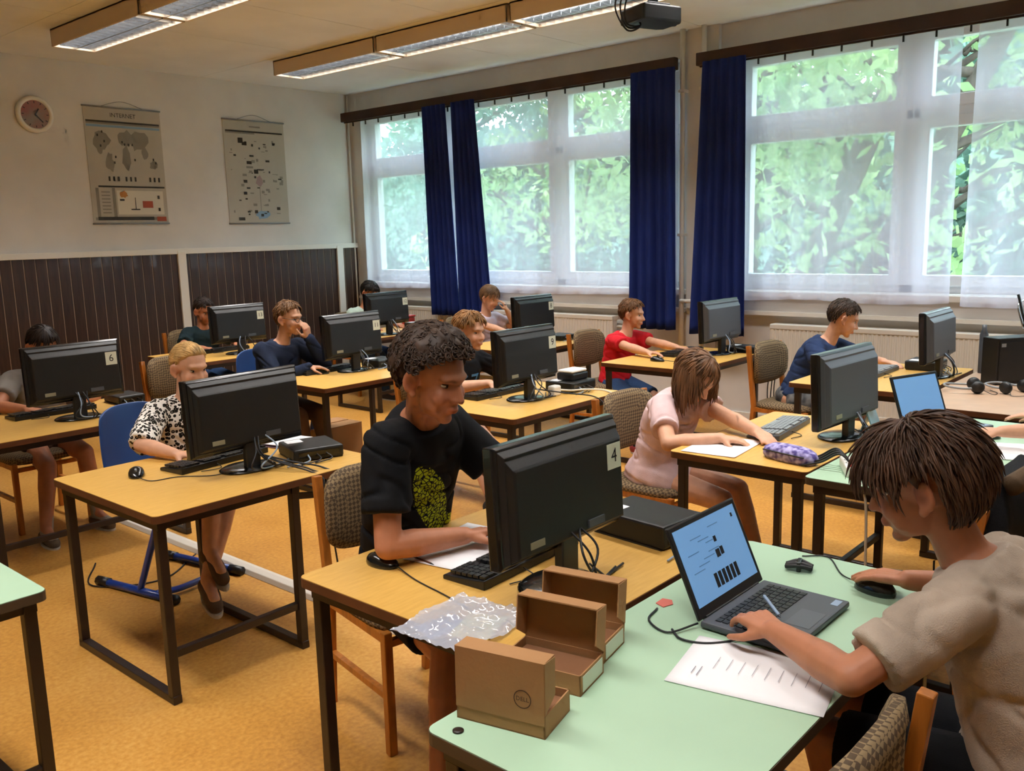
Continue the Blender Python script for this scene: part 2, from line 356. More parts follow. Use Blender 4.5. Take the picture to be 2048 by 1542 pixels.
def tree(label, x, y, h, lean, lm, nl, seed, spread=2.2, size=.1):
    g = random.Random(seed); t = thing('broadleaf_tree', label, 'tree', (x, y, -1.2), 0, 'trees outside the windows'); tr = MB()
    top = Vector((lean[0]*h, lean[1]*h, h)); pts = [Vector((0, 0, 0)), top*.3+Vector((g.uniform(-.1, .1), g.uniform(-.1, .1), 0)), top*.65, top]
    tr.tube(bez(pts, 5), [.2-.14*i/15 for i in range(16)], 9); cs = []
    for i in range(13):
        f = .28+.72*i/13; p = top*f; a = g.uniform(0, 2*PI); L = spread*(1.1-.5*f)*g.uniform(.7, 1.2); e = p+Vector((math.cos(a)*L, math.sin(a)*L, L*g.uniform(.15, .7))); e.x = max(e.x, 8.6-x)
        tr.tube(bez([p, (p+e)/2+Vector((0, 0, -.08)), e], 4), [.06-.045*k/8 for k in range(9)], 6)
        for k in range(3):
            a2 = a+g.uniform(-.9, .9); q = p.lerp(e, g.uniform(.4, .9)); e2 = q+Vector((math.cos(a2), math.sin(a2), g.uniform(-.2, .8)))*g.uniform(.4, .9); e2.x = max(e2.x, 8.5-x); tr.tube([q, (q+e2)/2+Vector((0, 0, .05)), e2], [.025, .018, .008], 5); cs.append((*e2, g.uniform(.4, .75)))
        cs.append((*e, g.uniform(.5, .9)))
    tr.build('trunk', M['bark'], t, smooth=True)
    o = link('crown', crown_mesh(cs, nl, size, seed), lm, t)
tree('slanting broadleaf tree outside the parted net curtains', 9.5, 4.8, 6.6, (.02, -.37), M['leafA'], 1700, 1, 1.7)
tree('thin dark-stemmed tree outside, seen through the bright curtain gap', 9.9, 4.5, 6.4, (.0, -.47), M['leafA'], 1500, 2, 1.5)
tree('broadleaf tree outside the pier drape', 13.5, 6.6, 7, (0, .03), M['leafA'], 5000, 3, 2.6)
tree('broadleaf tree outside the middle of the twin-drape window', 12.6, 9.6, 6.5, (.02, .05), M['leafA'], 5000, 4, 2.5)
tree('broadleaf tree outside the corner end of the twin-drape window', 13.0, 13.2, 7, (0, -.04), M['leafB'], 7000, 5, 2.6)
tree('far tree behind the slanting tree outside the parted net curtains', 16.5, 4.6, 7.5, (0, .02), M['leafB'], 9000, 6, 3.2, .13)
tree('far tree behind the pier drape and its neighbour', 17, 10, 8, (0, .02), M['leafB'], 9000, 7, 3.4, .13)
tree('far tree outside, beyond the corner end of the room', 17.5, 16.5, 8, (0, .0), M['leafB'], 9000, 8, 3.4, .13)
tree('far tree outside the right edge of the picture', 15.5, -.8, 7.5, (0, .02), M['leafB'], 9000, 9, 3.2, .13)
P = []
for j in range(13):
    P.append([(21+1.2*noise.noise((i*.35, j*.5, 3))+.5*noise.noise((i*.9, j*.9, 8)), -14+i*.8, -1.2+j*.45) for i in range(60)])
tag(MB().grid(P).build('hedge_bank', M['leafB'], smooth=True), 'tall solid hedge bank closing the view far outside the windows', 'hedge')
hs = [(19+random.uniform(-1, 1), -4+i*1.1, random.uniform(-.6, 3.6), random.uniform(1.2, 1.9)) for i in range(30) for _ in range(2)]
tag(link('hedge_foliage', crown_mesh(hs, 26000, .16, 21), M['leafB']), 'dense dark green hedge and undergrowth far outside the windows', 'hedge', kind='stuff')
# ------------------------------------------------------------------ ceiling lamps, projector, wall things
LAMP_W = 23.5
def lamp(label, x, y0, y1):
    t = thing('ceiling_lamp', label, 'ceiling lamp', (x, y0, 3.17)); L = y1-y0; w = .17
    MB().span(-w, w, 0, .012, 0, .13).span(-w, w, L-.012, L, 0, .13).span(-w, -w+.012, 0, L, 0, .13).span(w-.012, w, 0, L, 0, .13).span(-w, w, 0, L, .115, .13).build('housing', M['lampbody'], t, bevel=.003)
    for sx in (-1, 1):
        MB().tube([(sx*.075, .03, .07), (sx*.075, L-.03, .07)], .014, 10).build('tube', M['tubew'], t, smooth=True)
        P = [[(sx*.075+.07*math.sin(a), y, .035+.07*math.cos(a)) for a in [(-.5+k/8)*2.9 for k in range(9)]] for y in (.02, L-.02)]
        MB().grid(P).build('reflector', M['alu'], t, smooth=True)
    n = int(L/.085); b0 = None
    for sx in (-1, 1):
        for i in range(1, n):
            y = i*L/n
            if b0 is None: b0 = b = MB().prism([(-.07, 0), (.07, 0), (.06, .036), (.02, .03), (-.02, .03), (-.06, .036)], -.0025, .0025, Matrix.Rotation(PI/2, 3, 'X')).build('louvre_blade', M['alu'], t)
            else: b = b0.copy(); col.objects.link(b)
            b.location = (sx*.075, y, .001)
    MB().span(-.006, .006, 0, L, 0, .04).build('louvre_rail', M['alu'], t)
    l = bpy.data.lights.new('lamp_light', 'AREA'); l.shape = 'RECTANGLE'; l.size = .28; l.size_y = L-.06; l.energy = LAMP_W; l.color = (1, .96, .93); l.spread = math.radians(112)
    o = bpy.data.objects.new('lamp_light', l); col.objects.link(o); o.parent = t; o.location = (0, L/2, .05)
    return t
lamp('louvred fluorescent ceiling lamp above the clock', 3.34, 6.05, 7.45); lamp('louvred fluorescent ceiling lamp next in line after the clock-side one, cut by the picture edge', 3.34, 4.58, 6.02)
lamp('louvred fluorescent ceiling lamp ending near the twin-drape window, far end of the long row', 5.34, 5.98, 7.42); lamp('louvred fluorescent ceiling lamp in the middle of the long row', 5.34, 4.5, 5.95); lamp('louvred fluorescent ceiling lamp of the long row nearest the projector', 5.34, 3.02, 4.47)
for yy, la in ((3.1, 'over the desk with the purple pencil case'), (1.6, 'over the mint tables'), (.1, 'nearest the front wall')): lamp('louvred fluorescent ceiling lamp of the clock-side row '+la, 3.34, yy, yy+1.45)
lamp('louvred fluorescent ceiling lamp of the long row over the brown table', 5.34, 1.55, 2.99); lamp('louvred fluorescent ceiling lamp of the long row near the front wall', 5.34, .05, 1.5)
for yy, la in ((3.0, 'beyond the foreground desk'), (1.5, 'right over the foreground desk'), (0.0, 'over the near end of the room')): lamp('added unseen louvred ceiling lamp of the third row '+la, .75, yy, yy+1.45)  # out-of-view row added as fill to brighten the foreground tables
t = thing('projector', 'black ceiling projector hung by a short pole with looped cables', 'projector', (5.30, 3.34, 3.03), math.radians(-20))
MB().prism([(-.17, -.13), (.13, -.13), (.17, -.08), (.17, .1), (.12, .13), (-.17, .13)], -.05, .05).build('body', M['black2'], t, bevel=.012)
MB().lathe([(.042, 0), (.042, .03), (.034, .034), (.03, .015)], (.17, .02, 0), 20, Matrix.Rotation(PI/2, 3, 'Y')).build('lens', M['gloss'], t, smooth=True)
MB().tube([(0, 0, .05), (0, 0, .30)], .035, 14).build('pole', M['black'], t, smooth=True); MB().lathe([(.09, .28), (.09, .30)], seg=20).build('ceiling_plate', M['black'], t)
MB().span(-.09, .09, -.07, .07, .05, .075).build('mount_plate', M['black'], t, bevel=.004)
for i in range(3): cable([(-.03, .02*i, .28), (-.12-.03*i, .03, .2), (-.22-.02*i, .03*i, .06), (-.21, .0, -.06-.02*i), (-.12, -.03, -.07), (-.15, .02, .01)], .006, M['rubber'], t)
t = thing('wall_clock', 'round wall clock with white rim and reddish face', 'clock', (3.44, YB, 2.80)); R = Matrix.Rotation(PI/2, 3, 'X')
MB().lathe([(.158, 0), (.16, .03), (.15, .045), (.125, .047), (.12, .03)], seg=40, M=R).build('rim', M['white'], t, smooth=True); MB().lathe([(.124, 0), (.124, .034)], seg=40, M=R).build('dial', mat('reddish_clock_face', 'a8564a', .35, c2='8d8a80', scale=5), t)
for a, l in ((.6, .06), (2.4, .09)): MB().box((math.sin(a)*l/2, -.038, math.cos(a)*l/2), (.008, .003, l), M=Matrix.Rotation(a, 3, 'Y')).build('hand', M['black'], t)
for k in range(12): a = k*PI/6; MB().box((math.sin(a)*.105, -.036, math.cos(a)*.105), (.006, .002, .018), M=Matrix.Rotation(a, 3, 'Y')).build('hour_mark', M['black'], t)
INK = [mat('poster_print_'+n, c, .7) for n, c in (('grey', '8d897e'), ('dark', '3b3833'), ('blue', '86a6c4'), ('orange', 'c98d4d'), ('red', 'b0563f'), ('pale', 'dcd7c8'), ('mauve', 'a58d8c'))]
PAP = mat('poster_paper', 'bab4a6', .6, var=.03, scale=6)
def poster(label, x, z, w, h, prints, title):
    t = thing('wall_chart', label, 'poster', (x, YB, z)); MB().span(-w/2, w/2, -.006, -.003, 0, h).build('sheet', PAP, t)
    for zz in (0, h): MB().tube([(-w/2-.01, -.01, zz), (w/2+.005, -.01, zz)], .008, 8).build('hanging_rod', M['grey'], t, smooth=True)
    MB().tube(bez([(-w*.3, -.008, h), (0, -.004, h+.06), (w*.3, -.008, h)]), .002, 5).build('cord', M['dgrey'], t)
    by = {}
    for q in prints: by.setdefault(q[0], []).append(q[1:])
    for ci, qs in by.items():
        mb = MB()
        for k, q in enumerate(qs):
            d = -.0064-.00015*k/len(qs)-.0003*(1, 6, 2, 4, 5, 0, 3)[ci]
            if len(q) == 4: x0, z0, x1, z1 = q; P = [(x0, z0), (x1, z0), (x1, z1), (x0, z1)]
            else:
                cx, cz, rx, rz, sd = q; g = random.Random(sd); P = [(cx+rx*math.cos(a)*g.uniform(.6, 1.1), cz+rz*math.sin(a)*g.uniform(.6, 1.1)) for a in [i*PI/7 for i in range(14)]]
            mb.add([((p[0]-.5)*w, d, p[1]*h) for p in P], [tuple(range(len(P)))])
        mb.build('print', INK[ci], t, kind='stuff')
    if title:
        me = textmesh(title, .055); o = link('title', me, INK[1], t); o.location = (0, -.0087, h*.935); o.rotation_euler = (PI/2, 0, 0)
    return t
g = random.Random(3)
p1 = [(0, .02, .855, .98, .88), (1, .02, .87, .98, .885), (2, .02, .83, .98, .85), (1, .1, .315, .98, .33), (0, .03, .03, .97, .055), (1, .06, .03, .8, .06), (4, .84, .02, .97, .06), (0, .06, .06, .1, .31), (0, .27, .06, .31, .31), (5, .33, .08, .95, .29)]
p1 += [(0, cx, cz, rx, rz, i) for i, (cx, cz, rx, rz) in enumerate(((.2, .72, .12, .09), (.17, .64, .05, .05), (.28, .53, .06, .1), (.52, .74, .12, .08), (.5, .58, .07, .12), (.68, .72, .15, .1), (.75, .62, .05, .06), (.86, .52, .07, .05)))]
p1 += [(1, x, .37, x+.025, .41) for x in (.24, .3, .36, .46, .52, .58, .78, .84, .9)] + [(1, g.uniform(.1, .9), g.uniform(.5, .8)) for _ in ()]
p1 += [(1, x, z, x+.02, z+.02) for x, z in ((.14, .75), (.2, .78), (.22, .7), (.17, .66), (.48, .68), (.53, .68), (.58, .68), (.45, .7), (.33, .52), (.35, .57), (.6, .55), (.85, .56), (.88, .53))]
p1 += [(3, .42, .255, .06, .035, 3), (1, .36, .2, .42, .215), (1, .56, .13, .57, .23), (1, .5, .12, .62, .13), (1, .87, .22, .9, .25), (1, .87, .11, .9, .14), (4, .66, .14, .8, .2)] + [(0, .13, .09+.03*i, .24, .1+.03*i) for i in range(7)]
poster('framed-look wall chart of a world map with a lower diagram, beside the clock', 4.25, 1.84, .75, 1.08, p1, 'INTERNET')
p2 = [(1, .03, .885, .97, .9), (0, .03, .87, .5, .885)] + [(g.choice((0, 0, 1)), x, z, x+g.uniform(.02, .07), z+g.uniform(.006, .03)) for x, z in [(g.uniform(.06, .9), g.uniform(.06, .8)) for _ in range(70)]]
p2 += [(1, .22, .78, .3, .83), (1, .28, .76, .36, .79), (1, .34, .58, .42, .61), (0, .33, .54, .44, .56), (1, .45, .49, .52, .53), (1, .5, .525, .62, .535), (6, .53, .42, .07, .06, 4), (0, .525, .12, .535, .36), (2, .55, .08, .14, .05, 5), (1, .42, .1, .47, .13), (1, .15, .03, .25, .06), (0, .42, .935, .6, .95)]
poster('wall chart of small drawings with a blue spot at its foot, nearer the windows', 5.69, 1.83, .75, 1.08, p2, None)
# ------------------------------------------------------------------ desks and tables
HT = .72
def desk(label, x0, x1, y0, y1, xl=None, top='yellow', edge='edge', bracket=False, group='school computer desks', lowrail=True, rz=0, frame=True):
    cx, cy = (x0+x1)/2, (y0+y1)/2; t = thing('school_desk' if top == 'yellow' else 'school_table', label, 'desk' if top == 'yellow' else 'table', (cx, cy, 0), rz, group); a, b, c, d = x0-cx, x1-cx, y0-cy, y1-cy
    def rr(r, g_=0):
        P = []
        for sx, sy, q in ((b, d, 0), (a, d, 1), (a, c, 2), (b, c, 3)):
            ox = sx-r*(1 if sx == b else -1); oy = sy-r*(1 if sy == d else -1)
            P += [(ox+(r+g_)*math.cos(PI/2*(q+k/4)), oy+(r+g_)*math.sin(PI/2*(q+k/4))) for k in range(5)]
        return P
    MB().prism(rr(.025, -.0015), HT-.022, HT).build('tabletop', M[top], t); MB().prism(rr(.025), HT-.028, HT-.002).build('edge_band', M[edge], t)
    xr = (xl if xl else x1-.04)-cx; s = .034
    for x in (a+.04, xr):
        for y in (c+.05, d-.05): MB().box((x, y, (HT-.06)/2+.01), (s, s, HT-.08)).build('leg', M['steel'], t, bevel=.003)
        MB().span(x-s/2, x+s/2, c+.03, d-.03, 0, .032).build('floor_bar', M['steel'], t, bevel=.003)
        MB().span(x-s/2, x+s/2, c+.03, d-.03, HT-.062, HT-.028).build('side_rail', M['steel'], t)
    if lowrail: MB().span(a+.05, xr, c+.04, c+.066, .17, .2).build('stretcher', M['steel'], t, bevel=.003)
    for y in (c+.05, d-.05): MB().span(a+.05, xr, y-.014, y+.014, HT-.062, HT-.03).build('top_rail', M['steel'], t)
    if bracket: MB().tube([(xr, c+.06, HT-.08), (xr+.22, c+.06, HT-.12), (xr+.22, c+.06, HT-.03)], .017, 4, sq=True).build('cable_bracket', M['steel'], t)
    return t
desk('yellow desk in the foreground carrying the monitor numbered 4', 1.38, 2.44, 1.2, 2.03)
desk('yellow desk with the unnumbered monitor, in front of the blonde child', 1.40, 2.42, 2.88, 3.72, xl=2.0, bracket=True)
desk('yellow desk at the left picture edge carrying the monitor numbered 6', 1.45, 2.5, 4.62, 5.42)
desk('yellow desk carrying the monitor numbered 13 by the panelled wall', 3.55, 4.6, 6.36, 7.16)
desk('yellow desk of the child in glasses', 3.37, 4.35, 4.52, 5.25)
desk('yellow desk in the middle of the room carrying the network box', 3.33, 4.32, 2.92, 3.6)
desk('yellow desk with the purple pencil case', 3.22, 4.25, 1.34, 1.95)
desk('yellow desk of the child in red', 5.2, 6.3, 2.98, 3.72)
desk('yellow desk of the child in navy by the ribbed radiator', 5.1, 6.2, 1.5, 2.26)
desk('yellow desk standing near the twin blue drapes', 5.3, 6.3, 4.55, 5.3)
desk('yellow desk in the corner carrying the monitor numbered 12', 5.4, 6.4, 6.4, 7.1)
desk('mint green table in the foreground with the open laptop and cardboard boxes', 1.06, 2.40, .61, 1.18, top='green', edge='greenedge', group='mint green tables')
desk('mint green table whose corner shows at the left picture edge', -.1, .90, 2.5, 3.1, top='green', edge='greenedge', group='mint green tables')
desk('mint green table behind the foreground laptop user, with papers and a socket strip', 3.16, 4.6, .72, 1.33, top='green', edge='greenedge', group='mint green tables')
desk('brownish table at the right edge with the printer and headphones', 4.78, 6.25, .72, 1.46, top='beige', edge='edge', group='brown tables')
# ------------------------------------------------------------------ chairs
def wood_chair(label, x, y, rz, seat=.44):
    t = thing('upholstered_chair', label, 'chair', (x, y, 0), rz, 'wooden chairs with brown upholstery'); w = .2      # faces +y
    for sx in (-1, 1):
        MB().tube([(sx*w, .19, 0), (sx*w, .19, .42)], .021, 4, sq=True).build('leg', M['wood'], t, bevel=.003)
        MB().tube([(sx*w, -.24, 0), (sx*w, -.2, .42), (sx*w, -.25, .84)], .021, 4, sq=True).build('leg', M['wood'], t, bevel=.003)
        MB().tube([(sx*w, .19, .2), (sx*w, -.22, .2)], .015, 4, sq=True).build('stretcher', M['wood'], t)
        MB().tube([(sx*w, .2, .4), (sx*w, -.2, .4)], .02, 4, sq=True).build('seat_rail', M['wood'], t)
    MB().tube([(-w, .19, .38), (w, .19, .38)], .016, 4, sq=True).build('seat_rail', M['wood'], t); MB().tube([(-w, -.2, .4), (w, -.2, .4)], .016, 4, sq=True).build('seat_rail', M['wood'], t)
    P = []
    for zz, ins in ((0, .012), (.012, 0), (.035, 0), (.05, .02), (.055, .06)):
        P.append([(sx*(.2-ins)*(1 if abs(sx) < 1 else 1), 0, zz) for sx in ()])
    mb = MB(); n = 28
    def ring(r, z): return [(math.copysign(abs(math.cos(a))**.45, math.cos(a))*(.215-r), -.005+math.copysign(abs(math.sin(a))**.45, math.sin(a))*(.215-r), z) for a in [2*PI*k/n for k in range(n)]]
    rs = [ring(.015, .405), ring(0, .415), ring(0, .435), ring(.015, .45), ring(.06, .458)]
    mb.add([p for r_ in rs for p in r_], [(i*n+k, i*n+(k+1) % n, (i+1)*n+(k+1) % n, (i+1)*n+k) for i in range(4) for k in range(n)]+[tuple(range(n))[::-1], tuple(4*n+k for k in range(n))]).build('seat_cushion', M['fabric'], t, smooth=True)
    mb = MB()
    def ring2(r, d): return [(math.copysign(abs(math.cos(a))**.55, math.cos(a))*(.205-r), d-.03*(1-(math.cos(a))**2)*0+.05*((math.cos(a)*(.205-r))/.205)**2, .71+math.copysign(abs(math.sin(a))**.55, math.sin(a))*(.15-r)) for a in [2*PI*k/n for k in range(n)]]
    rs = [ring2(.03, -.255), ring2(0, -.245), ring2(0, -.225), ring2(.03, -.21), ring2(.09, -.205)]
    mb.add([p for r_ in rs for p in r_], [(i*n+k, i*n+(k+1) % n, (i+1)*n+(k+1) % n, (i+1)*n+k) for i in range(4) for k in range(n)]+[tuple(range(n))[::-1], tuple(4*n+k for k in range(n))]).build('backrest', M['fabric'], t, smooth=True)
    return t
def blue_chair(label, x, y, rz):
    t = thing('plastic_chair', label, 'chair', (x, y, 0), rz, 'blue plastic chairs'); P = []
    prof = [(.22, .42), (.2, .445), (.05, .435), (-.12, .43), (-.19, .46), (-.22, .55), (-.235, .7), (-.25, .86), (-.252, .875)]
    for i, (yy, zz) in enumerate(prof):
        w = .205 if i < 4 else (.2 if i < 7 else .185); row = []
        for k in range(13):
            u = -1+k/6; curve = (.03 if i < 4 else 0)*u*u; cy = (.045 if i >= 4 else 0)*u*u
            ww = w*(1 if i < 8 else .9)
            row.append((u*ww, yy+cy, zz+curve-(.03*abs(u)**4 if i >= 7 else 0)))
        P.append(row)
    o = MB().grid(P).build('shell', M['bluepl'], t, smooth=True); md = o.modifiers.new('thickness', 'SOLIDIFY'); md.thickness = .012; o.modifiers.new('round', 'SUBSURF').levels = 1
    for sx in (-1, 1):
        MB().tube(bez([(sx*.17, .16, .42), (sx*.19, .15, .35), (sx*.2, .02, .05), (sx*.2, .0, .025)]), .016, 8).build('leg', M['bluemet'], t, smooth=True)
        MB().tube([(sx*.2, .22, .022), (sx*.2, -.26, .022)], .02, 8).build('floor_runner', M['bluemet'], t, smooth=True)
        for yy in (.22, -.26): MB().tube([(sx*.2, yy-.04, .022), (sx*.2, yy+.04, .022)], .024, 8).build('end_cap', M['black'], t, smooth=True)
    MB().tube(bez([(-.2, .12, .03), (-.1, .17, .03), (.1, .17, .03), (.2, .12, .03)]), .016, 8).build('cross_bar', M['bluemet'], t, smooth=True); MB().tube([(-.17, .15, .4), (.17, .15, .4)], .014, 8).build('seat_bar', M['bluemet'], t); MB().tube([(-.17, -.12, .41), (.17, -.12, .41)], .014, 8).build('seat_bar', M['bluemet'], t)
    return t
wood_chair('upholstered chair under the child in the black printed shirt', 1.95, 2.21, PI-.2)
wood_chair('upholstered chair under the child in the pink shirt', 3.68, 2.27, PI-.05)
wood_chair('upholstered chair under the child in red', 5.88, 4.12, PI)
wood_chair('upholstered chair under the child in navy', 5.88, 2.55, PI-.1)
wood_chair('upholstered chair under the child at the monitor numbered 6', 2.05, 5.62, PI)
wood_chair('upholstered chair under the child with the blue figures on a black shirt', 4.02, 4.12, PI)
wood_chair('upholstered chair under the child in dark teal', 4.2, 7.45, PI)
wood_chair('upholstered chair under the child in lilac', 6.3, 6.0, PI)
wood_chair('upholstered chair under the child in pale mint', 6.1, 7.5, PI)
wood_chair('empty upholstered chair at the near side of the foreground mint table', 1.36, .67, 0)
wood_chair('upholstered chair under the laptop user in the beige shirt', 2.0, .32, 0)
wood_chair('upholstered chair with a black jacket over it at the right edge', 2.93, .85, -.05)
wood_chair('upholstered chair under the person whose forearm shows at the right edge', 4.2, .35, 0)
wood_chair('empty upholstered chair whose back shows above the blonde child', 3.15, 5.75, PI+.1)
blue_chair('blue plastic chair under the blonde child', 2.04, 4.05, PI+.2); blue_chair('blue plastic chair under the child in glasses', 3.62, 5.42, PI)
# ------------------------------------------------------------------ screens, keyboards, boxes
def monitor(label, x, y, rz=0, num=None, w=.51, h=.31, z0=.10, tilt=.05, cables=((-.02, -.06, -.2, -.45),), seed=0, blue=1, silver=False):
    t = thing('computer_monitor', label, 'monitor', (x, y, HT), rz, 'desktop monitors'); R = Matrix.Rotation(-tilt, 3, 'X'); g = random.Random(seed)
    O = Vector((0, -.01, z0)); rect = lambda hw, za, zb, yy: [O+R @ Vector(p) for p in ((-hw, yy, za), (hw, yy, za), (hw, yy, zb), (-hw, yy, zb))]
    rings = [rect(w/2-.006, .006, h-.006, .022), rect(w/2, 0, h, .016), rect(w/2, 0, h, -.012), rect(w/2-.01, .01, h-.008, -.02)]
    def loft(rings):
        mb = MB(); mb.add([p for r in rings for p in r], [(i*4+k, i*4+(k+1) % 4, i*4+4+(k+1) % 4, i*4+4+k) for i in range(len(rings)-1) for k in range(4)]+[(3, 2, 1, 0), tuple(len(rings)*4-4+k for k in range(4))]); return mb
    loft(rings).build('bezel', M['gloss'], t, bevel=.003)
    loft([rect(w/2-.012, .012, h-.010, -.018), rect(w/2-.02, .02, h-.026, -.036), rect(w/2-.022, .022, h-.034, -.034), rect(w/2-.03, .03, h-.056, -.052), rect(w/2-.036, .036, h-.062, -.056)]).build('back_shell', M['black2'] if not silver else M['dgrey'], t, bevel=.003)
    sc = MB(); q = rect(w/2-.02, .022, h-.018, .0225); sc.add(q, [(0, 1, 2, 3)]).build('screen', M['screen'], t)
    MB().prism([(-.034, -.012), (.034, -.012), (.03, .02), (-.03, .02)], .012, z0+.10).build('stand_neck', M['black'], t, bevel=.004, M=Matrix.Translation((0, -.035, 0)))
    MB().lathe([(.0, .0), (.12, 0), (.122, .006), (.11, .012), (.05, .018), (.0, .02)], seg=32, cap=False).build('stand_base', M['gloss'], t, smooth=True, M=Matrix.Diagonal((1, .78, 1, 1)))
    a = O+R @ Vector((-w/2+.1, -.0575, .055)); MB().box(a, (.055, .002, .018), M=R).build('maker_label', M['brandlab'], t)
    MB().box(O+R @ Vector((.09, -.058, .05)), (.07, .006, .02), M=R).build('port_cover', M['dgrey'], t)
    if num:
        c = O+R @ Vector((w/2-.07, -.0572, h-.102)); lb = MB().box(c, (.062, .001, .07), M=R).build('number_label', M['label'], t)
        me = textmesh(num, .055 if len(num) == 1 else .045); o = link('numeral', me, M['ink'], lb); o.location = c+R @ Vector((0, -.0012, 0)); o.rotation_euler = (PI/2-tilt, 0, 0)
    for i in range(3+blue):
        s = g.uniform(-.03, .05)
        m = M['bluecable'] if i == 0 and blue else M['rubber']
        cable([(s, -.05, z0+.06), (s+g.uniform(-.06, .03), -.11, z0+.0), (s+g.uniform(-.07, .07), -.12, .03), (g.uniform(.05, .12), -.09, .008), (g.uniform(.14, .24), g.uniform(-.12, .02), .007)], .0035, m, t)
    for cx, cy_, *zs in cables:
        pts = [(.03, -.04, .06), (cx*.6, cy_*.6, .03), (cx, cy_, .007)]
        for i, zz in enumerate(zs): pts.append((cx+.03*math.sin(2*i+seed), cy_-.06-.01*i, zz))
        cable(pts, .004, M['rubber'], t)
    return t
M['screen'] = mat('dark_screen', '10131a', .15)
monitor('black monitor numbered 4 seen from behind in the foreground', 1.775, 1.415, 0, '4', cables=(), seed=1, blue=0, z0=.115)
monitor('black monitor without a number in front of the blonde child', 1.975, 3.20, .03, None, w=.53, cables=((.12, -.26, -.05, -.3, -.42), (.17, -.27, -.04, -.2, -.44), (.1, -.27, -.03, -.14, -.2)), seed=2, z0=.09)
monitor('black monitor numbered 6 at the left picture edge', 2.03, 4.93, 0, '6', cables=(), seed=3)
monitor('black monitor numbered 13 by the panelled wall', 4.08, 6.6, 0, '13', cables=(), seed=4)
monitor('black monitor numbered 12 in the far corner', 5.66, 6.55, 0, '12', w=.53, cables=(), seed=5)
monitor('black monitor numbered 11 facing the child in glasses', 3.97, 4.98, 0, '11', cables=(), seed=6)
monitor('black monitor numbered 9 in the middle of the room', 3.80, 3.24, 0, '9', cables=((.25, -.3, -.05, -.2), ), seed=7)
monitor('black monitor numbered 8 near the blue drape', 5.82, 4.86, 0, '8', cables=(), seed=8)
monitor('black monitor on the desk of the child in red', 6.02, 3.22, -.05, None, seed=9, cables=((.25, -.25, -.1, -.35, -.5), (.3, -.25, -.1, -.3, -.55), (.2, -.25, -.1, -.3, -.6)), silver=True)
monitor('black monitor turned sideways in front of the child in pink', 3.87, 1.46, -.07, None, seed=10, cables=(), w=.53, h=.33, z0=.07, silver=True)
monitor('black monitor on the desk of the child in navy', 5.75, 1.62, 0, None, seed=11, cables=(), silver=True)
def keyboard(label, x, y, rz=0, grey=False, w=.44, d=.15):
    t = thing('keyboard', label, 'keyboard', (x, y, HT), rz, 'keyboards'); m = M['dgrey'] if grey else M['black']
    MB().prism([(-d/2, 0), (d/2, 0), (d/2, .012), (d/2-.01, .015), (-d/2+.04, .022), (-d/2, .027)], -w/2, w/2, Matrix(((0, 0, 1), (-1, 0, 0), (0, 1, 0)))).build('case', m, t, bevel=.003)
    kb = MB()
    for r in range(6):
        for c in range(20):
            if c in (15,) or (r == 0 and c in (1, 5, 10)) or (r == 5 and 4 < c < 10): continue
            yy = .058-r*.0205-(0 if r else -.003); zz = .0185+.0085*(yy+.075)/.15*1.0
            kb.box((-w/2+.018+c*.0213, yy, zz+.004), (.018, .0165, .008))
    kb.box((-w/2+.018+7*.0213, .058-5*.0205, .0225), (.1, .0165, .008))
    kb.build('keycaps', M['black'] if not grey else M['grey'], t, kind='stuff')
    cable([(.05, d/2, .012), (.07, d/2+.05, .004), (.15, d/2+.03, .004)], .002, M['rubber'], t, 'cord'); return t
KB = PI   # typed at from the far side
keyboard('black keyboard on the foreground yellow desk', 1.84, 1.625, KB+.04); keyboard('black keyboard under the unnumbered monitor of the blonde child', 1.96, 3.42, KB+.1)
keyboard('black keyboard on the desk at the left picture edge', 2.0, 5.2, KB); keyboard('black keyboard of the child with blue shirt figures', 3.82, 3.50, KB); keyboard('black keyboard beside the child in glasses', 3.85, 5.14, KB)
keyboard('black keyboard on the desk by the panelled wall', 4.1, 6.9, KB); keyboard('grey keyboard in front of the child in pink', 3.85, 1.74, KB+.1, True); keyboard('black keyboard in front of the child in red', 5.9, 3.47, KB); keyboard('dark keyboard in front of the child in navy', 5.7, 1.95, KB, True)
def mouse(label, x, y, rz=0, cord=None):
    t = thing('computer_mouse', label, 'mouse', (x, y, HT), rz, 'computer mice'); P = []; n = 20
    mb = MB(); rs = []
    for zz, k in ((0, 1), (.008, 1.03), (.018, .97), (.028, .8), (.034, .5), (.036, .15)):
        rs.append([(math.cos(a)*.031*k*(1+.08*math.sin(a)**2), math.sin(a)*.055*k-.004*(zz/.036), zz*(1-.25*max(0, math.sin(a)))) for a in [2*PI*i/n for i in range(n)]])
    mb.add([p for r in rs for p in r], [(i*n+k, i*n+(k+1) % n, (i+1)*n+(k+1) % n, (i+1)*n+k) for i in range(5) for k in range(n)]+[tuple(range(n))[::-1], tuple(5*n+k for k in range(n))]).build('shell', M['gloss'], t, smooth=True)
    MB().lathe([(.008, -.004), (.009, 0), (.008, .004)], (0, .026, .029), 12, Matrix.Rotation(PI/2, 3, 'Y')).build('wheel', M['grey'], t, smooth=True)
    MB().box((0, .02, .0315), (.0012, .04, .004)).build('button_gap', M['black'], t)
    if cord: cable(cord, .002, M['rubber'], t, 'cord')
    return t
mouse('black mouse beside the keyboard on the foreground yellow desk', 1.586, 1.905, PI+.1, [(0, .05, .01), (.04, .16, .003), (.08, .3, .003), (.12, .42, .003)])
mouse('black mouse on the desk of the blonde child', 1.632, 3.47, PI-.5, [(0, .05, .01), (-.06, .12, .003), (-.16, .1, .003), (-.3, .14, .003), (-.38, .05, .003)])
mouse('black mouse under the hand of the child in red', 5.46, 3.40, PI, [(0, .05, .01), (-.05, .12, .003), (-.2, .13, .003)])
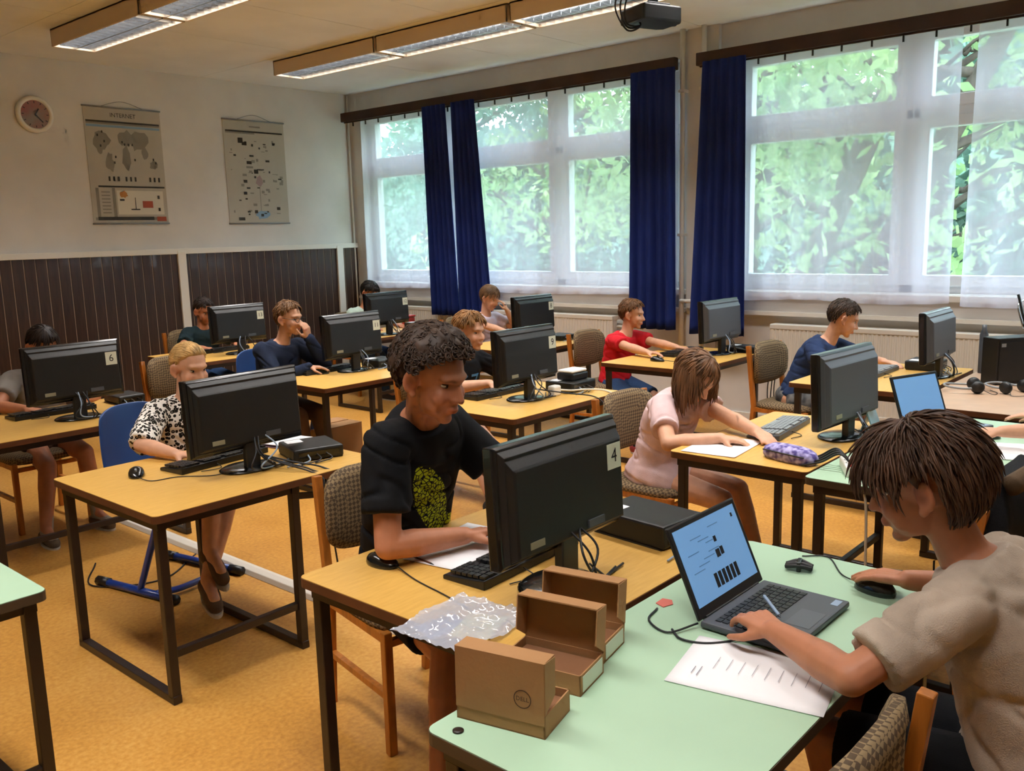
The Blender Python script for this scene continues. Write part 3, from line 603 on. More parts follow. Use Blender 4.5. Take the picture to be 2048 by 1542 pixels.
mouse('black mouse under the hand of the laptop user in beige', 2.235, .742, -.25, [(0, .05, .01), (.03, .12, .003), (.11, .22, .003), (.06, .27, .003)])
def pc(label, x, y, rz=0, w=.2, d=.24, h=.055, lab=True):
    t = thing('mini_computer', label, 'computer', (x, y, HT), rz, 'small desktop computers'); MB().span(-w/2, w/2, -d/2, d/2, .004, h).build('case', M['black2'], t, bevel=.008)
    for sx in (-1, 1): MB().span(sx*w*.4-.02, sx*w*.4+.02, -d/2+.01, d/2-.01, 0, .005).build('rubber_foot', M['black'], t)
    MB().span(-w/2+.02, w/2-.02, -d/2-.002, -d/2+.004, .018, h-.014).build('front_grille', M['gloss'], t)
    if lab: MB().span(-w/2+.02, -w/2+.09, d/2-.08, d/2-.02, h, h+.0012).build('paper_label', M['paper'], t)
    for i in range(3): cable([(-.05+.04*i, -d/2, .03), (-.06+.05*i, -d/2-.04, .012), (-.16+.06*i, -d/2-.06, .006)], .003, M['rubber'] if i else M['bluecable'], t)
    return t
pc('small black computer with a white label on the foreground yellow desk', 2.27, 1.45, -.1, .2, .28, .075); pc('small black computer beside the unnumbered monitor of the blonde child', 2.27, 3.17, -.3, .22, .22); pc('small black computer on the desk at the left picture edge', 2.42, 5.2, 0, .16, .2, .05)
pc('small black computer under the black and white network box', 4.2, 3.22, 0, .24, .2, .06); pc('small black computer on the desk of the child in glasses', 4.24, 5.0, 0, .2, .2); pc('thin black computer on the desk near the blue drapes', 6.18, 4.85, 0, .22, .2, .045); pc('small black computer beside the red box in the far corner', 6.26, 6.75, 0, .22, .2, .06); pc('small black computer beside the monitor of the child in red', 6.22, 3.1, -.05, .14, .24, .05)
pc('small black computer behind the monitor of the child in navy', 6.05, 1.75, 0, .22, .2, .06)
t = thing('router', 'black and white network box on the small computer by the monitor numbered 9', 'router', (4.22, 3.22, HT+.06)); MB().span(-.08, .08, -.06, .06, 0, .045).build('case', M['black'], t, bevel=.01); MB().span(-.075, .075, -.055, .055, .045, .062).build('top_cover', M['white'], t, bevel=.012)
t = thing('power_plug', 'white power plug with a coiled cord beside the monitor numbered 9', 'plug', (3.98, 3.17, HT)); MB().span(-.035, .035, -.025, .025, 0, .06).build('body', M['white'], t, bevel=.01); cable([(.03, 0, .03), (.1, -.05, .02), (.17, -.1, .02), (.24, -.2, .01), (.27, -.27, -.05), (.25, -.28, -.2)], .006, M['whitecable'], t, 'cord')
t = thing('toy_block', 'red box in the far corner beside the monitor numbered 12', 'box', (6.3, 6.95, HT)); MB().span(-.055, .055, -.05, .05, 0, .1).build('body', M['red'], t, bevel=.015); MB().span(-.06, .06, -.055, .055, .1, .12).build('lid', M['red'], t, bevel=.008)
t = thing('floor_box', 'brown cardboard carton on the floor under the desk of the child in glasses', 'box', (4.0, 5.35, 0)); MB().span(-.2, .2, -.15, .15, 0, .28).build('body', M['card'], t, bevel=.004); MB().span(-.2, .2, -.15, -.01, .28, .285).span(-.2, .2, .01, .15, .28, .285).build('flap', M['card'], t)
# paper
def sheet(name, label, x, y, rz, w=.21, h=.297, lines=0, z=HT, curl=.004, m='paper', cat='paper', marks=None):
    t = thing(name, label, cat, (x, y, z), rz); n = 8; P = [[(-w/2+w*i/n, -h/2+h*j/n, .0015+curl*((i/n-.5)**2+(j/n-.5)**2)) for i in range(n+1)] for j in range(n+1)]
    o = MB().grid(P).build('sheet', M[m], t, smooth=True); md = o.modifiers.new('thickness', 'SOLIDIFY'); md.thickness = .0006
    if marks:
        mb = MB()
        for a, b, c, d in marks: mb.add([(a*w, b*h, .005), (c*w, b*h, .005), (c*w, d*h, .005), (a*w, d*h, .005)], [(0, 1, 2, 3)])
        mb.build('print', M['pencilgrey'], t, kind='stuff')
    return t
M['pencilgrey'] = mat('grey_print', '777788', .8)
sheet('worksheet', 'white worksheet with short grey ruled marks under the arm of the laptop user', 1.65, .785, .2, .235, .32, marks=[(-.12+.02*(i % 2), -.42+.085*i, .13, -.417+.085*i) for i in range(9)]+[(-.3, .33, -.12, .335), (-.28, .37, -.14, .375)], curl=.002)
sheet('notebook_sheet', 'white paper under the forearm of the child in the black printed shirt', 1.84, 1.83, .15, .36, .22); sheet('notebook_sheet', 'white paper in front of the child in pink', 3.42, 1.8, .1, .34, .24); sheet('notebook_sheet', 'white paper under the hand of the child in glasses', 3.74, 5.16, .2, .21, .15)
sheet('notebook_sheet', 'white papers on the mint table at the right edge', 3.98, .86, .3, .3, .25); sheet('folder_sheet', 'pale blue sheet on top of the pile behind the blonde child’s computer', 2.33, 3.5, .2, .2, .28, z=HT+.012); sheet('folder_sheet', 'mauve folder under the pale blue sheet on the blonde child’s desk', 2.33, 3.49, .25, .2, .29, z=HT, m='mauve') if 'mauve' in M else None
def stick(name, label, cat, a, b, r, m, tip=None):
    a, b = Vector(a), Vector(b); t = thing(name, label, cat, a); d = b-a; MB().tube([(0, 0, 0), d*.9], r, 6).build('shaft', m, t); MB().tube([d*.9, d], [r, .0006], 6).build('tip', tip or M['black'], t)
stick('pencil', 'thin dark pencil lying on the foreground yellow desk', 'pencil', (1.684, 1.936, HT+.004), (1.67, 1.78, HT+.004), .0035, M['edge'])
stick('pen', 'small pen held over the laptop keyboard by the user in beige', 'pen', (1.93, .90, HT+.05), (1.87, .83, HT+.035), .004, M['bluecable'])
# laptops
def laptop(label, x, y, rz, tilt, w=.328, d=.228, lit=None, detail=True):
    t = thing('laptop', label, 'laptop', (x, y, HT), rz, 'laptops')     # hinge at y=0, front at -d
    b = MB().span(-w/2, w/2, -d, 0, .004, .02).build('base', M['dgrey'], t, bevel=.005)
    kb = MB()
    for r in range(6):
        for c in range(14): kb.box((-w/2+.032+c*.0203, -.035-r*.0175, .0212), (.0168, .014, .0024))
    kb.build('keycaps', M['black'], t, kind='stuff'); MB().span(-.05, .05, -d+.012, -d+.072, .0201, .0206).build('touchpad', M['grey2'], t)
    MB().span(w/2-.05, w/2-.015, -d+.012, -d+.03, .0201, .0206).build('sticker', M['bluecable'], t)
    R = Matrix.Rotation(-tilt, 4, 'X'); T = Matrix.Translation((0, .0, .018))
    MB().span(-w/2, w/2, 0, .008, 0, d).build('lid', M['black'], t, bevel=.004, M=T @ R); MB().tube([(-w/2+.03, .004, .016), (w/2-.03, .004, .016)], .007, 8).build('hinge', M['black'], t)
    sc = MB().span(-w/2+.016, w/2-.016, -.0012, .001, .026, d-.014).build('display', lit, t, M=T @ R)
    if detail:
        mk = MB()
        for i in range(6): x0 = -.045+i*.02; mk.span(x0, x0+.014, -.0019, -.0012, .045, .08)
        mk.span(-.002, .016, -.0019, -.0012, .11, .13).span(.02, .034, -.0019, -.0012, .112, .132).span(.008, .02, -.0019, -.0012, .148, .162).span(.12, .128, -.0019, -.0012, .185, .195)
        mk.build('screen_marks', M['ink'], t, M=T @ R, kind='stuff')
        mk = MB()
        for k in range(9): x0 = -.12+.03*(k % 4)*(1 if k < 5 else -1)+(.12 if k >= 5 else 0); mk.span(x0, x0+.05, -.0018, -.0012, .10+.011*k, .102+.011*k)
        mk.build('screen_text', M['scrtext'], t, M=T @ R, kind='stuff')
    return t
M['grey2'] = mat('touchpad_grey', '565b62', .4)
M['lit'] = mat('lit_blue_screen', '5b83ad', .4, emit=.75); M['scrtext'] = mat('screen_text_blue', '3f6489', .5, emit=.5)
laptop('open dark grey laptop with a lit blue screen on the foreground mint table', 1.932, .982, -.01, .42, lit=M['lit'])
laptop('open laptop with a plain blue screen on the mint table behind', 4.33, 1.24, -.35, .35, lit=M['lit'], detail=False)
cable([(1.77, .99, HT+.012), (1.70, 1.03, HT+.004), (1.73, 1.1, HT+.004), (1.8, 1.12, HT+.004)], .0028, M['rubber'], None, 'charger_cord'); tag(bpy.data.objects['charger_cord'], 'thin black cord curling from the back corner of the foreground laptop', 'cord')
cable([(1.79, .86, HT+.012), (1.74, .9, HT+.004), (1.70, .94, HT+.004), (1.69, .99, HT+.004), (1.72, 1.03, HT+.004)], .003, M['rubber'], None, 'headset_cord'); tag(bpy.data.objects['headset_cord'], 'black cord looping beside the foreground laptop over the worksheet', 'cord')
t = thing('cable_adapter', 'small black cable tie bundle on the foreground mint table behind the laptop', 'cable', (2.262, .955, HT), .3)
for i in range(4): cable([(-.012+.008*i, -.035, .01), (-.02+.012*i, 0, .018+.003*(i % 2)), (-.012+.008*i, .035, .01)], .006, M['rubber'], t, 'loop')
MB().span(-.022, .022, -.006, .006, 0, .028).build('tie', M['black'], t, bevel=.003)
tag(MB().prism([(0, 0), (.03, -.01), (.05, .005), (.045, .03), (.01, .028)], 0, .002).build('paper_scrap', mat('red_scrap_paper', 'c9695c', .8), M=Matrix.Translation((1.82, 1.115, HT+.0005))), 'small reddish paper scrap on the foreground mint table', 'scrap')
tag(MB().lathe([(.0, .0), (.011, 0), (.011, .003), (.006, .004), (0, .004)], (1.097, 1.122, HT), 16, cap=False).build('screw_cap', M['steel'], smooth=True), 'dark round screw cap near the corner of the foreground mint table', 'screw cap')
# cardboard boxes
def carton(label, x, y, rz, lid_side, lean, logo=False, w=.115, d=.19, h=.045, lh=.15):
    t = thing('cardboard_box', label, 'box', (x, y, HT), rz, 'small open cardboard boxes'); k = .003
    MB().span(-w/2, w/2, -d/2, d/2, 0, k).span(-w/2, w/2, -d/2, -d/2+k, 0, h).span(-w/2, w/2, d/2-k, d/2, 0, h).span(-w/2, -w/2+k, -d/2, d/2, 0, h).span(w/2-k, w/2, -d/2, d/2, 0, h).build('tray', M['card'], t)
    MB().span(-w/2+.008, w/2-.008, -d/2+.008, d/2-.008, k, h-.015).build('inner_tray', M['cardin'], t)
    s = lid_side; R = Matrix.Rotation(s*lean, 4, 'Y'); T = Matrix.Translation((s*(w/2), 0, h*.6)); z0 = 0; fl = .045
    # lid panel with flanges on three sides pointing to the inside (-s in x)
    L = MB().span(-k/2, k/2, -d/2, d/2, 0, lh-h*.6); L.build('lid', M['card'], t, M=T @ R)
    zt = lh-h*.6
    MB().span(-s*fl, 0, -d/2, d/2, zt-k, zt).build('lid_flange', M['card'], t, M=T @ R)
    for sy in (-1, 1): MB().prism([(0, .02), (0, zt), (-s*fl, zt-.004), (-s*fl, .045)], sy*d/2-k*.5, sy*d/2+k*.5, Matrix(((1, 0, 0), (0, 0, 1), (0, 1, 0)))).build('lid_flange', M['card'], t, M=T @ R)
    if logo:
        Q = T @ R @ Matrix.Translation((s*(k/2+.0006), -d/2+.045, .045)) @ (Matrix.Rotation(s*PI/2, 4, 'Z') @ Matrix.Rotation(PI/2, 4, 'X'))
        n = 28; mb = MB(); mb.add([(r*math.cos(2*PI*i/n), r*math.sin(2*PI*i/n), 0) for r in (.0165, .0185) for i in range(n)], [(i, (i+1) % n, n+(i+1) % n, n+i) for i in range(n)]); mb.build('logo_ring', M['cardink'], t, M=Q)
        me = textmesh('DELL', .0125); me.transform(Q); link('logo_lettering', me, M['cardink'], t)
    else: MB().span(-w/2+.01, w/2-.008, -d/2-.001, -d/2, .006, h-.006).build('shipping_label', M['label'], t)
    return t
M['cardink'] = mat('brown_print', '4f3524', .8)
carton('open cardboard box with a round maker mark on its upright lid', 1.21, 1.08, .24, -1, -.02, True)
carton('middle open cardboard box with a pale label on its tray end', 1.38, 1.12, .2, 1, .12); carton('rear open cardboard box with a pale label, nearest the monitor numbered 4', 1.525, 1.165, .2, 1, .12)
# plastic bag
g = np.random.default_rng(5); n = 40; P = []
for j in range(n+1):
    row = []
    for i in range(n+1):
        u, v = i/n, j/n; x = 1.30+.26*u+.02*v; y = 1.55-.24*v+.02*u
        z = HT+.007+.014*max(0, noise.noise((u*5, v*5, 1)))+.012*abs(noise.noise((u*9+v*7, v*9-u*6, 4)))
        row.append((x+.012*noise.noise((u*3, v*3, 7)), y+.012*noise.noise((u*3, v*3, 9)), z))
    P.append(row)
t = thing('plastic_bag', 'crumpled clear plastic bag on the corner of the foreground yellow desk', 'bag', (0, 0, 0)); MB().grid(P).build('film', M['bag'], t, smooth=True)
MB().box((1.45, 1.40, HT+.0035), (.14, .1, .004), .35).build('leaflet_inside', mat('yellow_leaflet', 'f0c050', .6, c2='e8e0a0', scale=12), t); MB().box((1.40, 1.47, HT+.002), (.12, .09, .003), -.25).build('foil_inside', mat('silvery_foil', 'a9b3cc', .3, .4), t)
# pencil case, socket strip, headphones, printer...
t = thing('pencil_case', 'purple patterned pencil case on the desk of the child in pink', 'pencil case', (3.36, 1.47, HT), -.25); mb = MB(); n = 20; rs = []
for zz, k in ((0, .9), (.012, 1), (.03, 1), (.045, .93), (.058, .7), (.062, .3)): rs.append([(math.copysign(abs(math.cos(a))**.8, math.cos(a))*.05*k, math.copysign(abs(math.sin(a))**.7, math.sin(a))*.125*k, zz) for a in [2*PI*i/n for i in range(n)]])
mb.add([p for r in rs for p in r], [(i*n+k, i*n+(k+1) % n, (i+1)*n+(k+1) % n, (i+1)*n+k) for i in range(5) for k in range(n)]+[tuple(range(n))[::-1], tuple(5*n+k for k in range(n))]).build('pouch', mat('purple_patterned_cloth', '4a3c86', .7, c2='b9b2e6', scale=45, detail=1), t, smooth=True)
MB().tube([(-.045, -.1, .036), (-.053, 0, .038), (-.045, .1, .036)], .003, 6).build('zip', M['black'], t)
t = thing('socket_strip', 'white socket strip with a red switch and a hanging cord on the mint table behind', 'socket strip', (3.33, 1.22, HT), .5); MB().span(-.09, .09, -.025, .025, 0, .04).build('body', M['white'], t, bevel=.006); MB().span(-.085, -.055, -.012, .012, .04, .046).build('switch', M['red'], t, bevel=.002)
for i in range(3): MB().lathe([(.017, .0395), (.017, .0405), (.013, .0405), (.013, .036)], (-.02+.045*i, 0, 0), 16).build('socket', M['grey'], t)
cable([(-.09, 0, .02), (-.15, .0, .025), (-.19, -.03, -.05), (-.19, -.04, -.3), (-.17, -.05, -.55), (-.1, -.1, -.715), (.2, -.1, -.715)], .005, M['whitecable'], t, 'cord')
for i in range(4): cable([(-.03+.03*i, 0, .04), (-.01+.03*i, .04, .07), (.02+.03*i, .1, .03), (.05+.03*i, .17, .006)], .004, M['rubber'], t, 'plugged_cable')
def headset(label, x, y, rz):
    t = thing('headphones', label, 'headphones', (x, y, HT), rz, 'headphones on the brown table'); MB().tube(bez([(-.07, 0, .03), (-.075, .06, .03), (-.045, .13, .035), (.045, .13, .035), (.075, .06, .03), (.07, 0, .03)], 6), .006, 6).build('headband', M['grey'], t, smooth=True)
    for sx in (-1, 1): MB().lathe([(.0, -.018), (.028, -.016), (.036, 0), (.03, .016), (0, .018)], (sx*.065, -.02, .036), 18, Matrix.Rotation(PI/2, 3, 'Y'), cap=False).build('ear_cup', M['black2'], t, smooth=True)
    cable([(-.065, -.05, .02), (-.1, -.09, .005), (-.05, -.12, .005), (.04, -.1, .005)], .002, M['rubber'], t, 'cord')
headset('black headphones on the brown table nearest the blue-screened laptop', 5.34, 1.30, .4); headset('black headphones in the middle of the brown table', 5.42, 1.12, -.5); headset('black headphones on the brown table at the right picture edge', 5.5, .92, .9)
t = thing('desktop_computer', 'square black computer box standing on the brown table', 'computer', (5.78, 1.2, HT), -.6); MB().span(-.16, .16, -.06, .06, .0, .27).build('case', M['black2'], t, bevel=.006); MB().span(-.15, .15, -.064, -.06, .02, .25).build('front_panel', M['black'], t, bevel=.003); MB().span(-.14, -.11, -.066, -.064, .22, .24).build('button', M['grey'], t)
t = thing('printer', 'pale grey printer with a wire paper rest behind the black computer box', 'printer', (6.05, 1.02, HT), -.3); MB().span(-.22, .22, -.15, .15, 0, .26).build('body', M['white'], t, bevel=.015); MB().span(-.2, .2, -.14, .1, .26, .32).build('scanner_lid', M['grey'], t, bevel=.01); MB().span(-.15, .15, -.13, .12, .32, .335).build('paper_stack', M['paper'], t)
MB().tube(bez([(-.16, .12, .3), (-.16, .16, .42), (-.1, .17, .46), (.1, .17, .46), (.16, .16, .42), (.16, .12, .3)], 5), .006, 6).build('paper_rest', M['chrome'], t, smooth=True); MB().tube([(-.17, .1, .3), (-.17, .16, .5)], .008, 6).build('antenna', M['black'], t)
tag(MB().lathe([(.024, 0), (.025, .01), (.025, .24), (.014, .27), (.014, .3), (.0, .3)], (6.05, 1.42, HT), 16, cap=False).build('grey_bottle', M['dgrey'], smooth=True), 'slim dark grey bottle beside the black computer box', 'bottle')
t = thing('plastic_folder', 'light blue plastic folder leaning by the sideways monitor', 'folder', (4.1, 1.40, HT), .2); MB().box((0, 0, .05), (.2, .006, .1), M=Matrix.Rotation(-.35, 3, 'X')).box((0, .03, .045), (.2, .004, .09), M=Matrix.Rotation(.3, 3, 'X')).build('cover', mat('light_blue_plastic', '86b3c6', .3), t)
mouse('black mouse at the right edge on the mint table behind', 4.2, .95, .6); sheet('cable_sheet', 'small white card on the mint table near the right-edge forearm', 4.25, 1.05, .4, .12, .08)
# black jacket over chair
t = thing('jacket', 'black jacket hung over the chair at the right edge', 'jacket', (2.93, .605, 0), -.05); mb = MB(); n = 26; P = []
for j in range(18):
    v = j/17; row = []
    for k in range(n):
        a = 2*PI*k/n; wv = .25*(1+.12*math.sin(3*a+v*4)); dp = .075*(1+.3*v)+.012*math.sin(5*a+v*7)
        row.append((math.copysign(abs(math.cos(a))**.7, math.cos(a))*wv*(.75+.25*min(1, v*4)), math.copysign(abs(math.sin(a))**.8, math.sin(a))*dp*(.4+.6*min(1, v*5)), .90-.58*v+.02*math.cos(a)**2))
    P.append(row+[row[0]])
mb.grid(P); mb.add(P[0], [tuple(range(n))]); mb.build('cloth', cloth_mat('black_jacket_cloth', '141417'), t, smooth=True); MB().tube(bez([(-.14, -.05, .9), (0, -.09, .93), (.14, -.05, .9)]), .03, 8).build('hood_trim', cloth_mat('brown_fur_trim', '5b4a38'), t, smooth=True)
# floor conduit and a few floor cables
t = thing('floor_conduit', 'white cable conduit running over the floor under the blonde child’s desk', 'conduit', (2.35, 3.9, 0)); MB().prism([(-.045, 0), (.045, 0), (.03, .022), (0, .03), (-.03, .022)], -1.6, 1.3, Matrix(((1, 0, 0), (0, 0, 1), (0, 1, 0)))).build('channel', M['conduit'], t, bevel=.003)
for i, pts in enumerate(([(1.9, 4.6, .005), (1.75, 4.3, .005), (2.0, 4.1, .005), (2.3, 4.3, .005)], [(3.6, 4.3, .005), (3.75, 4.6, .005), (3.65, 4.9, .005), (3.9, 5.0, .1)], [(3.3, 1.5, .005), (3.1, 1.2, .005), (3.3, .9, .005), (3.7, 1.0, .3)])):
    cable(pts, .004, M['rubber'], None, 'floor_cable'); tag(list(bpy.data.objects)[-1] if False else col.objects[-1], ['thin black cable on the floor behind the blonde child’s desk', 'thin black cable on the floor before the desk of the child in glasses', 'thin black cable on the floor under the mint table behind'][i], 'cable')
# ------------------------------------------------------------------ people
def remesh(mb, vox, smooth=3):
    me = bpy.data.meshes.new('soup'); me.from_pydata(mb.v, [], mb.f)
    o = bpy.data.objects.new('soup', me); col.objects.link(o)
    r = o.modifiers.new('r', 'REMESH'); r.mode = 'VOXEL'; r.voxel_size = vox
    s = o.modifiers.new('s', 'SMOOTH'); s.factor = .5; s.iterations = smooth
    bpy.context.view_layer.update(); dg = bpy.context.evaluated_depsgraph_get()
    out = bpy.data.meshes.new_from_object(o.evaluated_get(dg)); bpy.data.objects.remove(o); bpy.data.meshes.remove(me); out.materials.clear(); return out
def coords(me):
    a = np.empty(len(me.vertices)*3); me.vertices.foreach_get('co', a); return a.reshape(-1, 3)
def setco(me, a): me.vertices.foreach_set('co', np.ascontiguousarray(a).ravel()); me.update()
def normals(me):
    a = np.empty(len(me.vertices)*3); me.vertex_normals.foreach_get('vector', a); return a.reshape(-1, 3)
def ik(a, b, l1, l2, pole):
    a, b, pole = Vector(a), Vector(b), Vector(pole); d = b-a; L = d.length
    if L > (l1+l2)*.999: b = a+d*((l1+l2)*.999/L); d = b-a; L = d.length
    x = (l1*l1-l2*l2+L*L)/(2*L); h = math.sqrt(max(0, l1*l1-x*x)); dn = d/L; p = pole-dn*pole.dot(dn); p.normalize()
    return a+dn*x+p*h, b
SK = {}
def skin(c):
    if c not in SK: SK[c] = mat('skin_'+c, c, .48, var=.05, scale=30, attr='tint', spec=.35)
    return SK[c]
HM = {}
def hairmat(c):
    if c not in HM: HM[c] = mat('hair_'+c, c, .5, var=.35, scale=25, stretch=(1, 1, .3), spec=.3)
    return HM[c]
M['eyewhite'] = mat('eye_white', 'cfc8c0', .25); M['iris'] = mat('eye_iris', '2a1c12', .15); M['sole'] = mat('shoe_sole', 'b9b2a6', .7)
def hand_soup(mb, w, d, n, lat, s, curl, thumb=1, spread=.10):
    """w wrist, d towards fingertips, n palm normal, lat towards thumb side"""
    w, d, n, lat = Vector(w), Vector(d).normalized(), Vector(n), Vector(lat)
    n = (n-d*n.dot(d)).normalized(); l = d.cross(n).normalized()
    if l.dot(lat) < 0: l = -l
    for i, (off, ln) in enumerate(((.030, .066), (.0105, .075), (-.0095, .070), (-.029, .055))):
        k = w+d*(.078-.004*abs(i-1))*s+l*off*s-n*.004*s
        mb.cap(w+l*off*.55*s, k, .0145*s, .0115*s, 8)
        ang = curl*.35; p = k; dd = d+l*off*spread*35*.03
        dd.normalize()
        for seg, f in enumerate((.46, .31, .23)):
            e = (dd*math.cos(ang)+n*math.sin(ang)).normalized(); q = p+e*ln*f*s; mb.cap(p, q, (.0088-.0008*seg)*s, (.008-.0008*seg)*s, 8); p = q; ang += curl*.55
    r = w+d*.02*s+l*.024*s+n*.006*s; q = r+(d*.6+l*.7+n*.3).normalized()*.040*s; e = q+(d*.93+l*.2+n*.3).normalized()*.032*s; tip = e+(d+n*.35).normalized()*.02*s
    mb.cap(r, q, .0145*s, .0105*s, 8); mb.cap(q, e, .0105*s, .009*s, 8); mb.cap(e, tip, .009*s, .0075*s, 8)
def torso_rings(c, infl=0, t0=0.0, t1=1.0, s=1, hem=0):
    out = []
    prof = [(0, .145, .105), (.12, .15, .108), (.3, .132, .098), (.5, .135, .10), (.68, .15, .104), (.82, .15, .095), (.91, .115, .078), (.965, .078, .066), (1, .058, .056)]
    for t, w, d in prof:
        if t < t0-1e-6 or t > t1+1e-6: continue
        out.append((c(t), (w+infl)*s, (d+infl)*s, t))
    return out
def loft_torso(mb, rings, hr, sr, n=24):
    vs = []
    for i, (p, w, d, t) in enumerate(rings):
        q0 = rings[max(i-1, 0)][0]; q1 = rings[min(i+1, len(rings)-1)][0]; up = (q1-q0).normalized(); r = hr.lerp(sr, min(1, t/.8)); r = (r-up*r.dot(up)).normalized(); f = up.cross(r)
        for k in range(n):
            a = 2*PI*k/n; ca, sa = math.cos(a), math.sin(a); vs.append(p+r*math.copysign(abs(ca)**.85, ca)*w+f*math.copysign(abs(sa)**.85, sa)*d)
    m = len(rings); mb.add(vs, [(i*n+k, i*n+(k+1) % n, (i+1)*n+(k+1) % n, (i+1)*n+k) for i in range(m-1) for k in range(n)]+[tuple(range(n))[::-1], tuple((m-1)*n+k for k in range(n))])
def person(label, az, pelvis, neck, head, faz, fpitch, armR, armL, legs, shirt, pants, skinc, hair, s=1.0, hs=1.0, vox=.007, sleeve=.62, shoes=None, froll=0, shoulder=None, bow=.05, eyes=True, pantlen=.9, curl=(.5, .5), pose=None, long_=False, shirtfn=None, socks=None, hem=0):
    """armX = dict(w=wrist, h=hand direction, n=palm normal, pole=elbow pole) ; legs = ((kneepole, ankle, toe dir) right, left)"""
    A = math.radians(az); fw = Vector((math.sin(A), math.cos(A), 0)); rt = Vector((math.cos(A), -math.sin(A), 0)); pelvis, neck, head = Vector(pelvis), Vector(neck), Vector(head)
    t = thing('person', label, 'person', (pelvis.x, pelvis.y, 0)); T0 = Matrix.Translation((-pelvis.x, -pelvis.y, 0))
    sw = math.radians(shoulder) if shoulder else 0; srt = Matrix.Rotation(sw, 3, 'Z') @ rt
    mid = pelvis.lerp(neck, .5)-fw*bow
    base = pelvis-Vector((0, 0, .075*s))
    c = lambda q: base*(1-q)**2+mid*2*q*(1-q)+neck*q*q if True else None
    up = (neck-mid).normalized()
    shR = c(.86)+srt*.155*s; shL = c(.86)-srt*.155*s
    def arm(a, sh, side):
        l1, l2 = a.get('l1', .27)*s, a.get('l2', .235)*s; el, wr = ik(sh, a['w'], l1, l2, a.get('pole', srt*side*.6-Vector((0, 0, 1))-fw*.2)); return sh, el, wr
    AR, AL = arm(armR, shR, 1), arm(armL, shL, -1)
    hips = [pelvis+rt*.078*s-Vector((0, 0, .02*s)), pelvis-rt*.078*s-Vector((0, 0, .02*s))]; LG = []
    for (pole, an, toe), hp in zip(legs, hips): kn, an2 = ik(hp, an, .40*s, .39*s, pole); LG.append((hp, kn, an2, Vector(toe).normalized()))
    # head frame
    FA, FP = math.radians(faz), math.radians(fpitch); F = Vector((math.sin(FA)*math.cos(FP), math.cos(FA)*math.cos(FP), -math.sin(FP))); Rr = Vector((math.cos(FA), -math.sin(FA), 0)); U = Rr.cross(F)
    if froll: q = Matrix.Rotation(math.radians(froll), 3, F); Rr = q @ Rr; U = q @ U
    HR = Matrix((Rr, F, U)).transposed(); hp_ = lambda *p: head+HR @ (Vector(p)*hs)
    mb = MB(); E = lambda cc, r, R=None: mb.ell(hp_(*cc), [x*hs for x in r], HR if R is None else HR @ R, 18, 12)
    E((0, -.015, .025), (.073, .092, .083)); E((0, .028, -.03), (.058, .062, .075)); E((0, .03, -.072), (.048, .05, .033)); E((0, .064, -.096), (.023, .021, .016)); E((0, .062, .022), (.05, .027, .02))
    mb.cap(hp_(0, .085, .002), hp_(0, .1025, -.028), .0075*hs, .0105*hs, 10)
    for sx in (-1, 1):
        E((sx*.010, .0905, -.031), (.0085, .0095, .0075)); E((sx*.036, .058, -.032), (.0235, .024, .028)); E((sx*.034, .045, -.06), (.022, .026, .024)); E((sx*.082, -.012, -.010), (.0095, .022, .034), Matrix.Rotation(sx*.55, 3, 'Z') @ Matrix.Rotation(.15, 3, 'X')); E((sx*.076, .0, -.040), (.009, .011, .012))
    E((0, .087, -.058), (.021, .010, .0055)); E((0, .086, -.067), (.018, .0105, .006))
    mb.cap(hp_(0, -.025, -.05), neck+Vector((0, 0, -.02)), .045*s, .053*s, 16); mb.cap(hp_(0, -.004, -.06), neck+fw*.0, .041*s, .047*s, 14)
    loft_torso(mb, torso_rings(c, -.012, s=s), rt, srt)
    for sh, el, wr in (AR, AL):
        mb.cap(c(.86), sh, .045*s, .044*s, 12); mb.cap(sh, el, .044*s, .037*s, 12); mb.cap(el, el.lerp(wr, .35), .037*s, .040*s, 12); mb.cap(el.lerp(wr, .3), wr, .040*s, .0255*s, 12)
    for a, (sh, el, wr), cu in ((armR, AR, curl[0]), (armL, AL, curl[1])):
        side = 1 if a is armR else -1; dd = Vector(a['h']) if 'h' in a else (wr-el); nn = Vector(a.get('n', (0, 0, -1)))
        ll = Vector(a['t']) if 't' in a else dd.cross(nn)*(-side)
        hand_soup(mb, wr, dd, nn, ll, s*.98, cu, spread=a.get('spread', .1))
    for hp2, kn, an, toe in LG:
        mb.cap(hp2, kn, .08*s, .055*s, 14); mb.cap(kn, kn.lerp(an, .35), .053*s, .052*s, 12); mb.cap(kn.lerp(an, .3), an, .051*s, .034*s, 12); mb.cap(an, an-Vector((0, 0, .03*s))+toe*.12*s, .032*s, .026*s, 10)
    me = remesh(mb, vox, 5 if vox < .005 else 3); co = coords(me); loc = (co-np.array(head)) @ np.array(HR)/hs
    tint = np.ones((len(co), 4)); m_ = np.abs(loc).max(1) < .16
    push = np.zeros(len(co))
